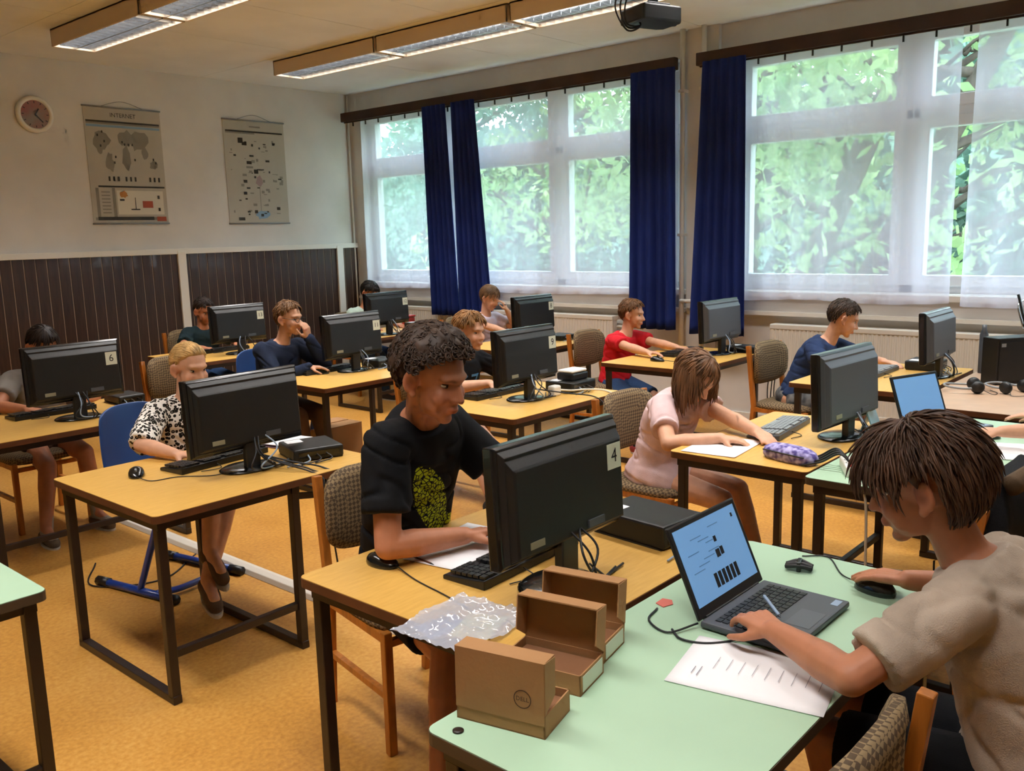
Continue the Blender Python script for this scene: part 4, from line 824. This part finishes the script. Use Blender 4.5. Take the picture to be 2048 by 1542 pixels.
    for sx in (-1, 1):
        d2 = ((loc-np.array([sx*.030, .082, .004]))**2).sum(1); push += -.010*np.exp(-d2/(2*.0115**2))
        d3 = ((loc-np.array([sx*.092, -.004, -.010]))**2).sum(1); lo2 = np.exp(-d3/(2*.010**2)); co = co-np.outer(lo2*.006*sx*hs, np.array(Rr)); tint[:, 1] *= 1-.18*np.exp(-d3/(2*.02**2)); tint[:, 2] *= 1-.2*np.exp(-d3/(2*.02**2)); tint[:, :3] *= (1-.35*lo2)[:, None]
        ex, ez = loc[:, 0]-sx*.031, loc[:, 2]-.0235+.25*np.abs(np.abs(loc[:, 0])-.03); br = np.exp(-(ex/.017)**4-(ez/.0042)**2)*(loc[:, 1] > .05); hc = np.array(lin(hair['c'])); sc_ = np.array(lin(skinc)); tint[:, :3] += br[:, None]*.75*(np.clip(hc/sc_, 0, 1)-1)
        ck = np.exp(-(((loc-np.array([sx*.043, .075, -.03]))/.022)**2).sum(1)); tint[:, 1] *= 1-.10*ck; tint[:, 2] *= 1-.10*ck
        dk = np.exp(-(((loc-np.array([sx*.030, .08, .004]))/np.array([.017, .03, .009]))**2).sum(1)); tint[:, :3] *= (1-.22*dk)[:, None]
    co = co+np.outer(push*hs*m_, np.array(F)); lp = np.exp(-(loc[:, 0]/.019)**4-((loc[:, 2]+.0625)/.0085)**2)*(loc[:, 1] > .07); tint[:, 1] *= 1-.32*lp; tint[:, 2] *= 1-.25*lp
    ml = np.exp(-(loc[:, 0]/.017)**4-((loc[:, 2]+.0625)/.0018)**2)*(loc[:, 1] > .07); tint[:, :3] *= (1-.35*ml)[:, None]
    no = np.exp(-(((loc-np.array([0, .104, -.03]))/.012)**2).sum(1)); tint[:, 1] *= 1-.08*no
    setco(me, co); at = me.color_attributes.new('tint', 'FLOAT_COLOR', 'POINT'); at.data.foreach_set('color', tint.ravel()); me.transform(T0); body = link('body', me, skin(skinc), t, smooth=True)
    bv = None
    if eyes:
        bb = BVHTree.FromPolygons([v.co.copy() for v in me.vertices], [tuple(p.vertices) for p in me.polygons])
        for sx in (-1, 1):
            o_ = T0 @ hp_(sx*.030, .2, .004); h = bb.ray_cast(o_, -F)
            if h[0] is None: continue
            ec = h[0]-F*.0065*hs; ew = MB().ell(ec, (.0135*hs, .0105*hs, .0062*hs), HR, 14, 10).build('eye', M['eyewhite'], t, smooth=True); MB().ell(ec+F*.0078*hs-U*.001, (.0058*hs, .004*hs, .0056*hs), HR, 12, 8).build('iris', M['iris'], ew, smooth=True)
            MB().ell(ec+F*.0025*hs+U*.0046*hs, (.0138*hs, .0085*hs, .0026*hs), HR, 12, 8).build('eyelid', M['lash'], ew, smooth=True)
    # shirt
    mb = MB(); loft_torso(mb, torso_rings(c, .012, 0.06, .97, s), rt, srt)
    mb.cap(c(.0)+Vector((0, 0, .02*s)), c(.2), .125*s, .135*s, 16)
    for sh, el, wr in (AR, AL):
        mb.cap(c(.86), sh, .068*s, .066*s, 14)
        if long_: mb.cap(sh, el, .064*s, .05*s, 14); mb.cap(el, el.lerp(wr, .95), .05*s, .037*s, 14)
        else: e2 = sh.lerp(el, sleeve); mb.tube([sh, sh.lerp(e2, .5), e2], [.064*s, .064*s, .066*s], 16)
    if hem:
        mb.ell(pelvis-Vector((0, 0, .02)), (.165*s, .165*s, .105*s))
        for hp2, kn, an, toe in LG: mb.cap(hp2, hp2.lerp(kn, hem), .097*s, .093*s)
    me = remesh(mb, max(vox*1.3, .007), 4); co = coords(me); no = normals(me)
    wr_ = np.array([noise.noise(Vector(p)*11)*.5+noise.noise(Vector((p[0]*26, p[1]*26, p[2]*9)))*.5 for p in co]); fold = np.array([noise.noise(Vector((p[0]*7+p[2]*9, p[1]*7-p[2]*9, p[2]*3))) for p in co]); wt = np.clip((np.linalg.norm(co-np.array(neck), axis=1)/s-.085)/.07, 0, 1); co = co+no*(wt*(wr_*.006*s+.005*s-.009*s*np.exp(-(fold/.09)**2)))[:, None]; setco(me, co)
    loc = (co-np.array(c(.5))); fu = np.stack([loc @ np.array(rt), loc @ np.array(fw), loc[:, 2]], 1)
    fa = me.attributes.new('fuv', 'FLOAT_VECTOR', 'POINT'); fa.data.foreach_set('vector', fu.ravel())
    me.transform(T0); link('shirt', me, shirt, t, smooth=True); shirt_me = me
    # trousers
    mb = MB(); mb.ell(pelvis-Vector((0, 0, .005)), (.15*s, .15*s, .10*s)); mb.cap(c(.0), c(.12), .105*s, .11*s, 16)
    for hp2, kn, an, toe in LG:
        if pantlen <= 1: e = hp2.lerp(kn, pantlen); mb.tube([hp2, hp2.lerp(e, .5), e], [.092*s, .087*s, .08*s], 16)
        else: mb.cap(hp2, kn, .09*s, .066*s, 14); mb.cap(kn, kn.lerp(an, pantlen-1), .066*s, .05*s, 14)
    me = remesh(mb, max(vox*1.4, .008), 4); me.transform(T0); link('trousers', me, pants, t, smooth=True)
    for i, (hp2, kn, an, toe) in enumerate(LG):
        if socks: m2 = MB().cap(kn.lerp(an, .72), an-Vector((0, 0, .02)), .04*s, .037*s, 12); m2.cap(an-Vector((0, 0, .02*s)), an-Vector((0, 0, .03*s))+toe*.12*s, .036*s, .03*s); me = remesh(m2, .008, 2); me.transform(T0); link('sock', me, socks, t, smooth=True)
        if shoes:
            m2 = MB(); b0 = an-Vector((0, 0, .045*s)); m2.cap(b0-toe*.03*s, b0+toe*.07*s, .043*s, .042*s); m2.cap(b0+toe*.06*s, b0+toe*.13*s-Vector((0, 0, .008)), .042*s, .035*s); me = remesh(m2, .008, 2); me.transform(T0); sh_ = link('shoe', me, shoes, t, smooth=True)
            m3 = MB(); pts = [b0-toe*.06*s, b0+toe*.04*s, b0+toe*.155*s]; l = toe.cross(Vector((0, 0, 1))).normalized(); mz = -.03*s
            P = []
            for k in range(20):
                a = 2*PI*k/20; P.append((math.cos(a)*.118*s, math.sin(a)*.043*s))
            cc = b0+toe*.05*s; m3.add([cc+toe*x+l*y+Vector((0, 0, z)) for z in (-.045*s, -.028*s) for x, y in P], [tuple(range(20)), tuple(range(20, 40))]+[(k, (k+1) % 20, 20+(k+1) % 20, 20+k) for k in range(20)]); m3.build('sole', M['sole'], sh_, M=T0)
    make_hair(t, T0, head, HR, hs, hair)
    if shirtfn: shirtfn(t, T0, shirt_me, c, rt, fw, s)
    return dict(t=t, T0=T0, hp=hp_, HR=HR, F=F, AR=AR, AL=AL, LG=LG)
M['lash'] = mat('dark_lashes', '3a2418', .6)
def make_hair(t, T0, head, HR, hs, h):
    g = random.Random(h.get('seed', 1)); style = h.get('style', 'short'); th = h.get('thick', .018)
    front, side, back = h.get('front', 38), h.get('side', 4), h.get('back', -42)
    def line(az):     # hairline elevation for an azimuth (0 = face, 180 = nape)
        a = abs(az)
        if a < 40: return front-(front-30)*(a/40)**2*.4
        if a < 68: return front*.85+(18-front*.85)*(a-40)/28
        if a < 82: return 18+(h.get('burn', -8)-18)*(a-68)/14
        if a < 100: return h.get('burn', -8)+(side+14-h.get('burn', -8))*(a-82)/18
        if a < 125: return side+14+(back-side-14)*(a-100)/25
        return back
    def surf(az, el, k):
        a, e = math.radians(az), math.radians(el); d = Vector((math.sin(a)*math.cos(e), math.cos(a)*math.cos(e), math.sin(e)))
        r = (.0735, .094, .086); c = Vector((0, -.015, .024))
        L = 1/math.sqrt(sum((d[i]/r[i])**2 for i in range(3))); p = c+d*(L+k)
        if el < -5 and abs(az) > 95: p.y = min(p.y, -.045) if False else p.y; p.x *= 1-.004*(-5-el); p.y *= 1-.0035*(-5-el)
        return p, d
    nu, nv = 48, 26; rows = []
    for j in range(nv+1):
        row = []
        for i in range(nu):
            az = -180+360*i/nu; l0 = line(az); el = 90-(90-l0+14)*j/nv; f = min(1, max(0, (el-l0)/16)); k = th*(.15+.85*math.sqrt(f)) if el > l0 else -.012*(l0-el)/14*1.4
            p, d = surf(az, el, k*(1+.25*noise.noise(Vector((math.sin(math.radians(az))*3, math.cos(math.radians(az))*3, el*.06+h.get('seed', 1))))))
            row.append(T0 @ (head+HR @ (p*hs)))
        rows.append(row)
    mb = MB(); mb.add([p for r in rows for p in r], [(j*nu+i, j*nu+(i+1) % nu, (j+1)*nu+(i+1) % nu, (j+1)*nu+i) for j in range(nv) for i in range(nu)])
    m = hairmat(h['c']); cap = mb.build('hair', m, t, smooth=True)
    n = h.get('n', 500); L0 = h.get('len', .035); mb = MB(); rad = h.get('rad', .0032); curlk = h.get('curl', 0); U = Vector((0, 0, 1))
    for q in range(n):
        while True:
            z = g.uniform(-.75, 1); az = g.uniform(-180, 180); el = math.degrees(math.asin(z))
            if el > line(az)+(1 if style != 'long' else -2): break
        p, d = surf(az, el, th*.7); a = math.radians(az)
        # combing direction: away from the crown, falling down the sides; fringe falls forward
        tang = Vector((math.sin(a)*.9, math.cos(a), 0)); down = Vector((0, 0, -1)); flow = (tang*(.9 if el > 35 else .25)+down*(1.0 if el < 50 else .35)+Vector((h.get('sweep', .2), 0, 0))*(1 if el > 20 else .2))
        flow = Vector((0, -1, 0))+down*(.25 if el > 30 else .1) if h.get('backcomb') else flow
        flow = flow-d*flow.dot(d); flow.normalize(); L = L0*g.uniform(.6, 1.25); lift = h.get('lift', .35)*g.uniform(.3, 1.3)
        pts = []; hb = th*g.uniform(.78, 1.02)
        if h.get('coil'):
            cr = h['coil']*g.uniform(.6, 1.2); a0 = g.uniform(0, 6.28); o1 = d.orthogonal().normalized(); o2 = d.cross(o1); p, d = surf(az, el, hb*.9)
            for k in range(8):
                q_ = a0+k*.95; pts.append(p+(o1*math.cos(q_)+o2*math.sin(q_))*cr+d*(k*.0011-.002)+flow*(k*.0016))
            rr_ = (.7, 1, 1, 1, 1, .9, .7, .2)
        else:
            v = flow.copy(); x = p-d*(th*.3); C0 = Vector((0, -.015, .024)); wv = Vector((g.uniform(-1, 1), g.uniform(-1, 1), g.uniform(-1, 1)))*curlk
            for k in range(6):
                dd = (x-C0); ln_ = dd.length; dd = dd/ln_; Ls = 1/math.sqrt(sum((dd[i]/(.0735, .094, .086)[i])**2 for i in range(3)))
                x2 = C0+dd*max(ln_ if k > 3 and x.z < -.02 else 0, Ls+hb*(.95+.1*math.sin(k*.7))+lift*.03*k/5*L/.05)
                pts.append(x2 if x.z > -.03 else Vector((x2.x, x2.y, x.z))); v = (v-dd*v.dot(dd)+down*.08+wv*.35*math.sin(k*1.3+q)).normalized(); x = x2+v*L/5
            rr_ = (.6, 1.1, 1.15, 1, .7, .12)
        if style != 'long' and any(abs(x.x) > .055 and -.042 < x.y < .022 and -.06 < x.z < .022 for x in pts): continue
        mb.tube([T0 @ (head+HR @ (x*hs)) for x in pts], [rad*hs*f for f in rr_], 4, cap=False)
    if style == 'long':
        for q in range(h.get('nl', 420)):
            az = g.choice((-1, 1))*g.uniform(h.get('amin', 72), 180); el = g.uniform(-5, 60); p, d = surf(az, el, th*g.uniform(.5, 1.1)); P0 = head+HR @ (p*hs); pts = [P0]; Lz = h.get('fall', .28)*g.uniform(.8, 1.08); wd = HR @ d
            out = Vector((wd.x, wd.y, 0)); out = out.normalized() if out.length > .01 else out
            if h.get('pull') is not None: out = (out+Vector(h['pull'])*.5)
            for k in range(1, 7):
                f = k/6; pts.append(P0+out*(.025*math.sin(f*2.2)*hs)+Vector((g.uniform(-.004, .004), g.uniform(-.004, .004), -Lz*f)))
            mb.tube([T0 @ x for x in pts], [.006*hs*f for f in (.6, 1, 1.1, 1.1, 1, .8, .2)], 4, cap=False)
    mb.build('locks', m, cap, smooth=True, kind='stuff')
# ---- shirt materials
def leopard():
    m = mat('leopard_print_cloth', 'e4dfd8', .85, spec=.2); N, L = nodes(m); b = N['Principled BSDF']; tc = N.new('ShaderNodeTexCoord'); v = N.new('ShaderNodeTexVoronoi'); v.inputs['Scale'].default_value = 58; v.inputs['Randomness'].default_value = .9
    nz = N.new('ShaderNodeTexNoise'); nz.inputs['Scale'].default_value = 60; ad = N.new('ShaderNodeMath'); ad.operation = 'MULTIPLY_ADD'; ad.inputs[1].default_value = .3; L.new(tc.outputs['Object'], v.inputs['Vector']); L.new(tc.outputs['Object'], nz.inputs['Vector']); L.new(nz.outputs[0], ad.inputs[0]); L.new(v.outputs['Distance'], ad.inputs[2])
    r = N.new('ShaderNodeValToRGB'); r.color_ramp.interpolation = 'CONSTANT'; e = r.color_ramp.elements; e[0].position = 0; e[0].color = (*lin('8d8178'), 1); e[1].position = .30; e[1].color = (*lin('17140f'), 1); x = e.new(.64); x.color = (*lin('e8e3dc'), 1)
    L.new(ad.outputs[0], r.inputs[0]); L.new(r.outputs[0], b.inputs['Base Color']); return m
def lime_print():
    m = mat('black_cotton_with_lime_print', '101114', .85, spec=.2); N, L = nodes(m); b = N['Principled BSDF']; at = N.new('ShaderNodeAttribute'); at.attribute_name = 'fuv'; sp = N.new('ShaderNodeSeparateXYZ'); L.new(at.outputs['Vector'], sp.inputs[0])
    def math_(op, a, b_=None, c_=None):
        n = N.new('ShaderNodeMath'); n.operation = op
        for i, v in enumerate((a, b_, c_)):
            if v is None: continue
            if hasattr(v, 'links'): L.new(v, n.inputs[i])
            else: n.inputs[i].default_value = v
        return n.outputs[0]
    def ellipse(cx, cz, ra, rb, ang):
        X = math_('SUBTRACT', sp.outputs[0], cx); Z = math_('SUBTRACT', sp.outputs[2], cz); ca, sa = math.cos(ang), math.sin(ang)
        u = math_('ADD', math_('MULTIPLY', X, ca/ra), math_('MULTIPLY', Z, sa/ra)); v = math_('ADD', math_('MULTIPLY', X, -sa/rb), math_('MULTIPLY', Z, ca/rb))
        return math_('LESS_THAN', math_('ADD', math_('MULTIPLY', u, u), math_('MULTIPLY', v, v)), 1.0)
    e1 = ellipse(.03, .03, .16, .055, .95); e2 = ellipse(-.08, -.085, .07, .034, .1); mk = math_('MAXIMUM', e1, e2); fr = math_('GREATER_THAN', sp.outputs[1], .0); mk = math_('MULTIPLY', mk, fr)
    v = N.new('ShaderNodeTexVoronoi'); v.feature = 'DISTANCE_TO_EDGE'; v.inputs['Scale'].default_value = 70; L.new(at.outputs['Vector'], v.inputs['Vector']); ln = math_('GREATER_THAN', v.outputs['Distance'], .09); mk = math_('MULTIPLY', mk, ln)
    mx = N.new('ShaderNodeMix'); mx.data_type = 'RGBA'; mx.inputs[6].default_value = (*lin('101114'), 1); mx.inputs[7].default_value = (*lin('b3c21e'), 1); L.new(mk, mx.inputs[0]); L.new(mx.outputs[2], b.inputs['Base Color']); return m
M['m_black'] = cloth_mat('black_cotton', '121317'); M['m_beige'] = cloth_mat('beige_cotton', 'b8a898'); M['m_pink'] = cloth_mat('pale_pink_cotton', 'd8bcbd'); M['m_navy'] = cloth_mat('navy_knit', '202a40'); M['m_blue'] = cloth_mat('blue_cotton', '293a5e'); M['m_red'] = cloth_mat('red_cotton', 'c8202c')
M['m_grey'] = cloth_mat('grey_cotton', '8b8682'); M['m_lilac'] = cloth_mat('lilac_cotton', 'cfc2d2'); M['m_mint'] = cloth_mat('pale_mint_cotton', 'bcd0c4'); M['m_teal'] = cloth_mat('dark_teal_cotton', '1d2e33'); M['m_brown'] = cloth_mat('brown_cotton', '5a4434'); M['m_denim'] = cloth_mat('denim', '2c4468'); M['m_camo'] = mat('grey_camouflage', '3d4044', .9, c2='6f7070', scale=22, detail=1); M['m_leo'] = leopard(); M['m_lime'] = lime_print(); M['m_sock'] = cloth_mat('grey_sock', 'a09a92'); M['m_shoe'] = mat('dark_shoe', '2a2523', .7); M['m_shoer'] = mat('red_shoe', '8e2a2e', .6); M['m_shoet'] = mat('taupe_slipper', '5d4c3e', .8)
SK1, SK2, SK3 = 'c48a6a', 'd19e80', 'b87a5a'
V = Vector
D = (0, 0, -1)
# child in black printed shirt, foreground
person('person in a black T-shirt with a lime print, typing behind the monitor numbered 4', 182, (1.93, 2.2, .53), (1.79, 1.925, 1.14), (1.735, 1.815, 1.258), 173, 20,
    dict(w=(1.82, 1.80, .765), h=(.8, -.25, -.05), n=(0, -.2, -1), pole=(-.9, .1, -.5)), dict(w=(1.93, 1.63, .80), h=(-.1, -1, -.1), n=D, pole=(.9, .1, -.5)),
    (((0, -1, .3), (1.53, 1.64, .11), (-.2, -1, 0)), ((0, -1, .3), (1.78, 1.55, .11), (.0, -1, 0))), M['m_lime'], M['m_black'], SK3,
    dict(c='3c2c22', n=1700, coil=.0085, thick=.034, rad=.0028, front=36, seed=2, back=-38), s=1.06, hs=1.06, vox=.0045, sleeve=.66, shoes=M['m_shoe'], socks=M['m_black'], pantlen=.75, curl=(.45, .5), bow=.06, shoulder=15)
# laptop user in beige
person('person in a beige T-shirt at the laptop, seen from behind at the right', 2, (2.0, .33, .51), (1.985, .475, .965), (1.95, .565, 1.103), -14, 20,
    dict(w=(2.225, .66, .775), h=(.05, 1, -.12), n=(0, 0, -1), pole=(.9, -.2, -.5)), dict(w=(1.735, .785, .785), h=(.45, .8, -.02), n=(.2, .1, -1), pole=(-1, -.2, -.35)),
    (((0, 1, .3), (2.1, .72, .09), (0, 1, 0)), ((0, 1, .3), (1.9, .62, .09), (0, 1, 0))), M['m_beige'], M['m_black'], SK3,
    dict(c='4b3324', n=2600, len=.07, lift=.55, thick=.028, rad=.0027, front=24, seed=5, back=-40, sweep=-.35, burn=-14, curl=1.1), s=1.0, hs=1.03, vox=.0045, sleeve=.78, shoes=M['m_shoe'], curl=(.35, .75), bow=.07)
# girl in pink
person('person with shoulder-length hair in a pale pink T-shirt, writing', 178, (3.66, 2.28, .5), (3.66, 2.14, .885), (3.62, 2.05, .975), 180, 46,
    dict(w=(3.46, 1.83, .745), h=(.3, -.8, -.1), n=D, pole=(-1, .2, -.4)), dict(w=(3.60, 1.70, .75), h=(-.6, -.7, -.1), n=D, pole=(1, .2, -.4)),
    (((0, -1, .3), (3.62, 1.75, .07), (0, -1, 0)), ((0, -1, .3), (3.8, 1.8, .07), (0, -1, 0))), M['m_pink'], M['m_brown'], SK2,
    dict(c='6b4a30', style='long', n=500, len=.06, lift=.15, thick=.016, front=36, seed=7, side=-30, back=-50, burn=-25, fall=.20, pull=(0, .35, 0), amin=92), s=.97, hs=1.0, vox=.006, shoes=M['m_shoet'], pantlen=.3, hem=.25)
# blonde child
person('blond child in a leopard print top behind the unnumbered monitor', 182, (2.12, 3.98, .5), (2.12, 3.92, .93), (2.13, 3.88, 1.07), 175, 14,
    dict(w=(1.86, 3.57, .75), h=(.5, -.7, -.1), n=D, pole=(-1, .1, -.4)), dict(w=(2.2, 3.6, .75), h=(-.2, -1, -.1), n=D, pole=(1, .1, -.4)),
    (((0, -1, .3), (1.95, 3.52, .3), (-.1, -1, -.5)), ((0, -1, .3), (1.9, 3.47, .19), (-.3, -1, -.3))), M['m_leo'], M['m_brown'], SK2,
    dict(c='c39d63', n=700, len=.05, lift=.0, rad=.0024, thick=.010, front=40, seed=9, back=-30, sweep=0, backcomb=True), s=.93, hs=.97, vox=.0065, sleeve=1.0, shoes=M['m_shoet'], pantlen=.3)
# child behind monitor 6
person('dark-haired child in a grey top half hidden by the monitor numbered 6', 182, (2.12, 5.68, .5), (2.12, 5.64, .93), (2.14, 5.58, 1.06), 178, 30,
    dict(w=(1.9, 5.28, .75), h=(.4, -.8, -.1), n=D, pole=(-1, .1, -.5)), dict(w=(2.2, 5.3, .75), h=(-.3, -1, -.1), n=D, pole=(1, .1, -.5)),
    (((0, -1, .3), (1.88, 5.15, .08), (-.1, -1, 0)), ((0, -1, .3), (2.2, 5.22, .08), (.1, -1, 0))), M['m_grey'], M['m_brown'], SK3,
    dict(c='241a16', n=400, len=.05, lift=.1, thick=.014, front=30, seed=11), s=.95, hs=1.0, vox=.008, shoes=M['m_shoet'], socks=M['m_sock'], pantlen=.45)
# child in glasses
def glasses(p):
    hp = p['hp']; t = p['t']; T0 = p['T0']; m = M['black']; q = thing('eyeglasses', 'dark-rimmed eyeglasses on the child in the navy sweater', 'eyeglasses', t.location)
    for sx in (-1, 1):
        MB().tube([T0 @ hp(sx*.032+.021*math.cos(a), .101-.006*abs(math.cos(a)), .003+.015*math.sin(a)) for a in [2*PI*k/16 for k in range(17)]], .0022, 5).build('rim', m, q, smooth=True)
        MB().tube([T0 @ hp(sx*.053, .095, .006), T0 @ hp(sx*.074, .06, .008), T0 @ hp(sx*.08, -.005, .008)], .002, 5).build('temple', m, q)
    MB().tube([T0 @ hp(-.012, .104, .005), T0 @ hp(.012, .104, .005)], .002, 5).build('bridge', m, q)
p6 = person('child in glasses and a navy sweater resting the chin on one hand', 180, (3.62, 5.45, .5), (3.66, 5.36, .95), (3.69, 5.30, 1.105), 165, 8,
    dict(w=(3.70, 5.12, .77), h=(.6, -.5, -.1), n=D, pole=(-1, .3, -.5)), dict(w=(3.76, 5.19, .965), h=(-.25, .0, .9), n=(-.3, .9, .1), pole=(.5, -.4, -1)),
    (((0, -1, .3), (3.55, 5.0, .08), (0, -1, 0)), ((0, -1, .3), (3.75, 5.0, .08), (0, -1, 0))), M['m_navy'], M['m_brown'], SK2,
    dict(c='6a4a2c', n=500, len=.03, lift=.5, thick=.013, front=38, seed=13), s=.97, hs=1.0, vox=.0065, long_=True, shoes=M['m_shoe'], pantlen=1.9, curl=(.4, .9)); glasses(p6)
# child with blue figures
def figures67(t, T0, me, c, rt, fw, s):
    bb = BVHTree.FromPolygons([v.co.copy() for v in me.vertices], [tuple(p.vertices) for p in me.polygons]); tm = textmesh('67', .17); O = T0 @ c(.55)+fw*.4; U = Vector((0, 0, 1))
    b = bmesh.new(); b.from_mesh(tm); bmesh.ops.triangulate(b, faces=b.faces); bmesh.ops.subdivide_edges(b, edges=b.edges, cuts=2); b.to_mesh(tm); b.free()
    for v in tm.vertices:
        o = O-rt*v.co.x+U*v.co.y; h = bb.ray_cast(o, -fw); v.co = (h[0] if h[0] else o-fw*.27)+fw*.003
    link('chest_figures', tm, cloth_mat('blue_shirt_print', '4d7fae'), t)
person('child in a black T-shirt with large blue figures behind the monitor numbered 9', 182, (4.05, 4.1, .5), (4.07, 3.97, .90), (4.08, 3.92, 1.045), 176, 8,
    dict(w=(3.92, 3.62, .76), h=(.3, -.9, -.1), n=D, pole=(-1, .1, -.5)), dict(w=(4.2, 3.62, .76), h=(-.3, -1, -.1), n=D, pole=(1, .1, -.5)),
    (((0, -1, .3), (3.78, 3.5, .08), (-.1, -1, 0)), ((0, -1, .3), (4.05, 3.45, .08), (0, -1, 0))), M['m_black'], M['m_brown'], SK2,
    dict(c='8a6238', n=600, len=.045, lift=.5, curl=.5, thick=.018, front=34, seed=15), s=.97, hs=1.02, vox=.0065, shoes=M['m_shoe'], pantlen=.5, shirtfn=figures67)
# child in red
person('child in a bright red T-shirt by the straight blue drape', 182, (5.88, 4.06, .46), (5.90, 3.96, .855), (5.93, 3.92, 1.0), 165, 10,
    dict(w=(5.55, 3.5, .755), h=(.3, -.9, -.1), n=D, pole=(-1, .1, -.3)), dict(w=(5.95, 3.52, .755), h=(.1, -1, -.1), n=D, pole=(1, .1, -.3)),
    (((0, -1, .3), (5.5, 3.6, .08), (-.2, -1, 0)), ((0, -1, .3), (5.8, 3.5, .08), (0, -1, 0))), M['m_red'], M['m_denim'], SK2,
    dict(c='6b4a2e', n=450, len=.03, lift=.45, thick=.014, front=38, seed=17), s=.92, hs=.97, vox=.007, shoes=M['m_shoer'], socks=M['m_black'], pantlen=.95)
# child in navy T-shirt
person('child in a navy blue T-shirt leaning over the desk by the ribbed radiator', 178, (5.9, 2.55, .49), (5.97, 2.36, .89), (6.0, 2.27, 1.03), 150, 26,
    dict(w=(5.72, 2.05, .755), h=(.7, -.6, -.1), n=D, pole=(-1, .2, -.4)), dict(w=(6.0, 2.0, .755), h=(-.3, -1, -.1), n=D, pole=(1, .2, -.4)),
    (((0, -1, .3), (5.75, 2.05, .08), (0, -1, 0)), ((0, -1, .3), (6.0, 2.05, .08), (0, -1, 0))), M['m_blue'], M['m_camo'], SK2,
    dict(c='3a2c22', n=450, len=.025, lift=.4, thick=.014, front=36, seed=19, side=6), s=.98, hs=1.02, vox=.007, shoes=M['m_shoe'], pantlen=.95)
# lilac child near drape
person('child in a lilac top with one hand at the face, behind the monitor numbered 8', 184, (6.32, 5.95, .48), (6.32, 5.86, .90), (6.32, 5.80, 1.05), 172, 26,
    dict(w=(6.1, 5.35, .75), h=(0, -1, -.1), n=D, pole=(-1, .1, -.5)), dict(w=(6.40, 5.66, .93), h=(-.3, .3, .9), n=(-.5, .8, 0), pole=(.6, -.5, -1)),
    (((0, -1, .3), (6.2, 5.45, .08), (0, -1, 0)), ((0, -1, .3), (6.4, 5.45, .08), (0, -1, 0))), M['m_lilac'], M['m_denim'], SK2,
    dict(c='6a5138', n=350, len=.06, lift=.1, thick=.014, front=28, seed=21, burn=-30, side=-20), s=.94, hs=.98, vox=.008, shoes=M['m_shoe'], pantlen=1.9, curl=(.4, 1.0))
# child behind 13
person('child in dark teal mostly hidden by the monitor numbered 13', 182, (4.2, 7.42, .48), (4.2, 7.36, .90), (4.2, 7.32, 1.04), 178, 22,
    dict(w=(3.98, 7.0, .75), h=(.3, -1, -.1), n=D, pole=(-1, .1, -.5)), dict(w=(4.3, 7.0, .75), h=(-.3, -1, -.1), n=D, pole=(1, .1, -.5)),
    (((0, -1, .3), (4.1, 6.95, .08), (0, -1, 0)), ((0, -1, .3), (4.3, 6.95, .08), (0, -1, 0))), M['m_teal'], M['m_denim'], SK3,
    dict(c='241812', n=250, len=.04, lift=.2, thick=.014, seed=23), s=.94, hs=.97, vox=.009, shoes=M['m_shoe'], pantlen=1.9)
# child in corner
person('dark-haired child in a pale mint top in the far corner', 182, (6.05, 7.42, .48), (6.07, 7.36, .93), (6.10, 7.30, 1.075), 175, 30,
    dict(w=(5.85, 7.0, .75), h=(.3, -1, -.1), n=D, pole=(-1, .1, -.5)), dict(w=(6.2, 7.0, .75), h=(-.3, -1, -.1), n=D, pole=(1, .1, -.5)),
    (((0, -1, .3), (5.95, 6.95, .08), (0, -1, 0)), ((0, -1, .3), (6.15, 6.95, .08), (0, -1, 0))), M['m_mint'], M['m_denim'], SK3,
    dict(c='15110f', n=250, len=.05, lift=.1, thick=.016, front=24, seed=25), s=.96, hs=1.0, vox=.009, shoes=M['m_shoe'], pantlen=1.9)
# person at right edge
person('person whose bare forearm reaches over the mint table at the right edge', 0, (4.25, .25, .5), (4.25, .33, .95), (4.25, .40, 1.10), -5, 20,
    dict(w=(4.45, .92, .77), h=(0, 1, -.1), n=D, pole=(1, 0, -.5)), dict(w=(4.0, .98, .775), h=(0, 1, -.1), n=D, pole=(-1, 0, -.6), l1=.3, l2=.26),
    (((0, 1, .3), (4.35, .75, .08), (0, 1, 0)), ((0, 1, .3), (4.15, .75, .08), (0, 1, 0))), M['m_black'], M['m_denim'], SK2,
    dict(c='3a2a1e', n=250, len=.05, lift=.1, seed=27), s=1.0, hs=1.0, vox=.008, shoes=M['m_shoe'], pantlen=1.9)
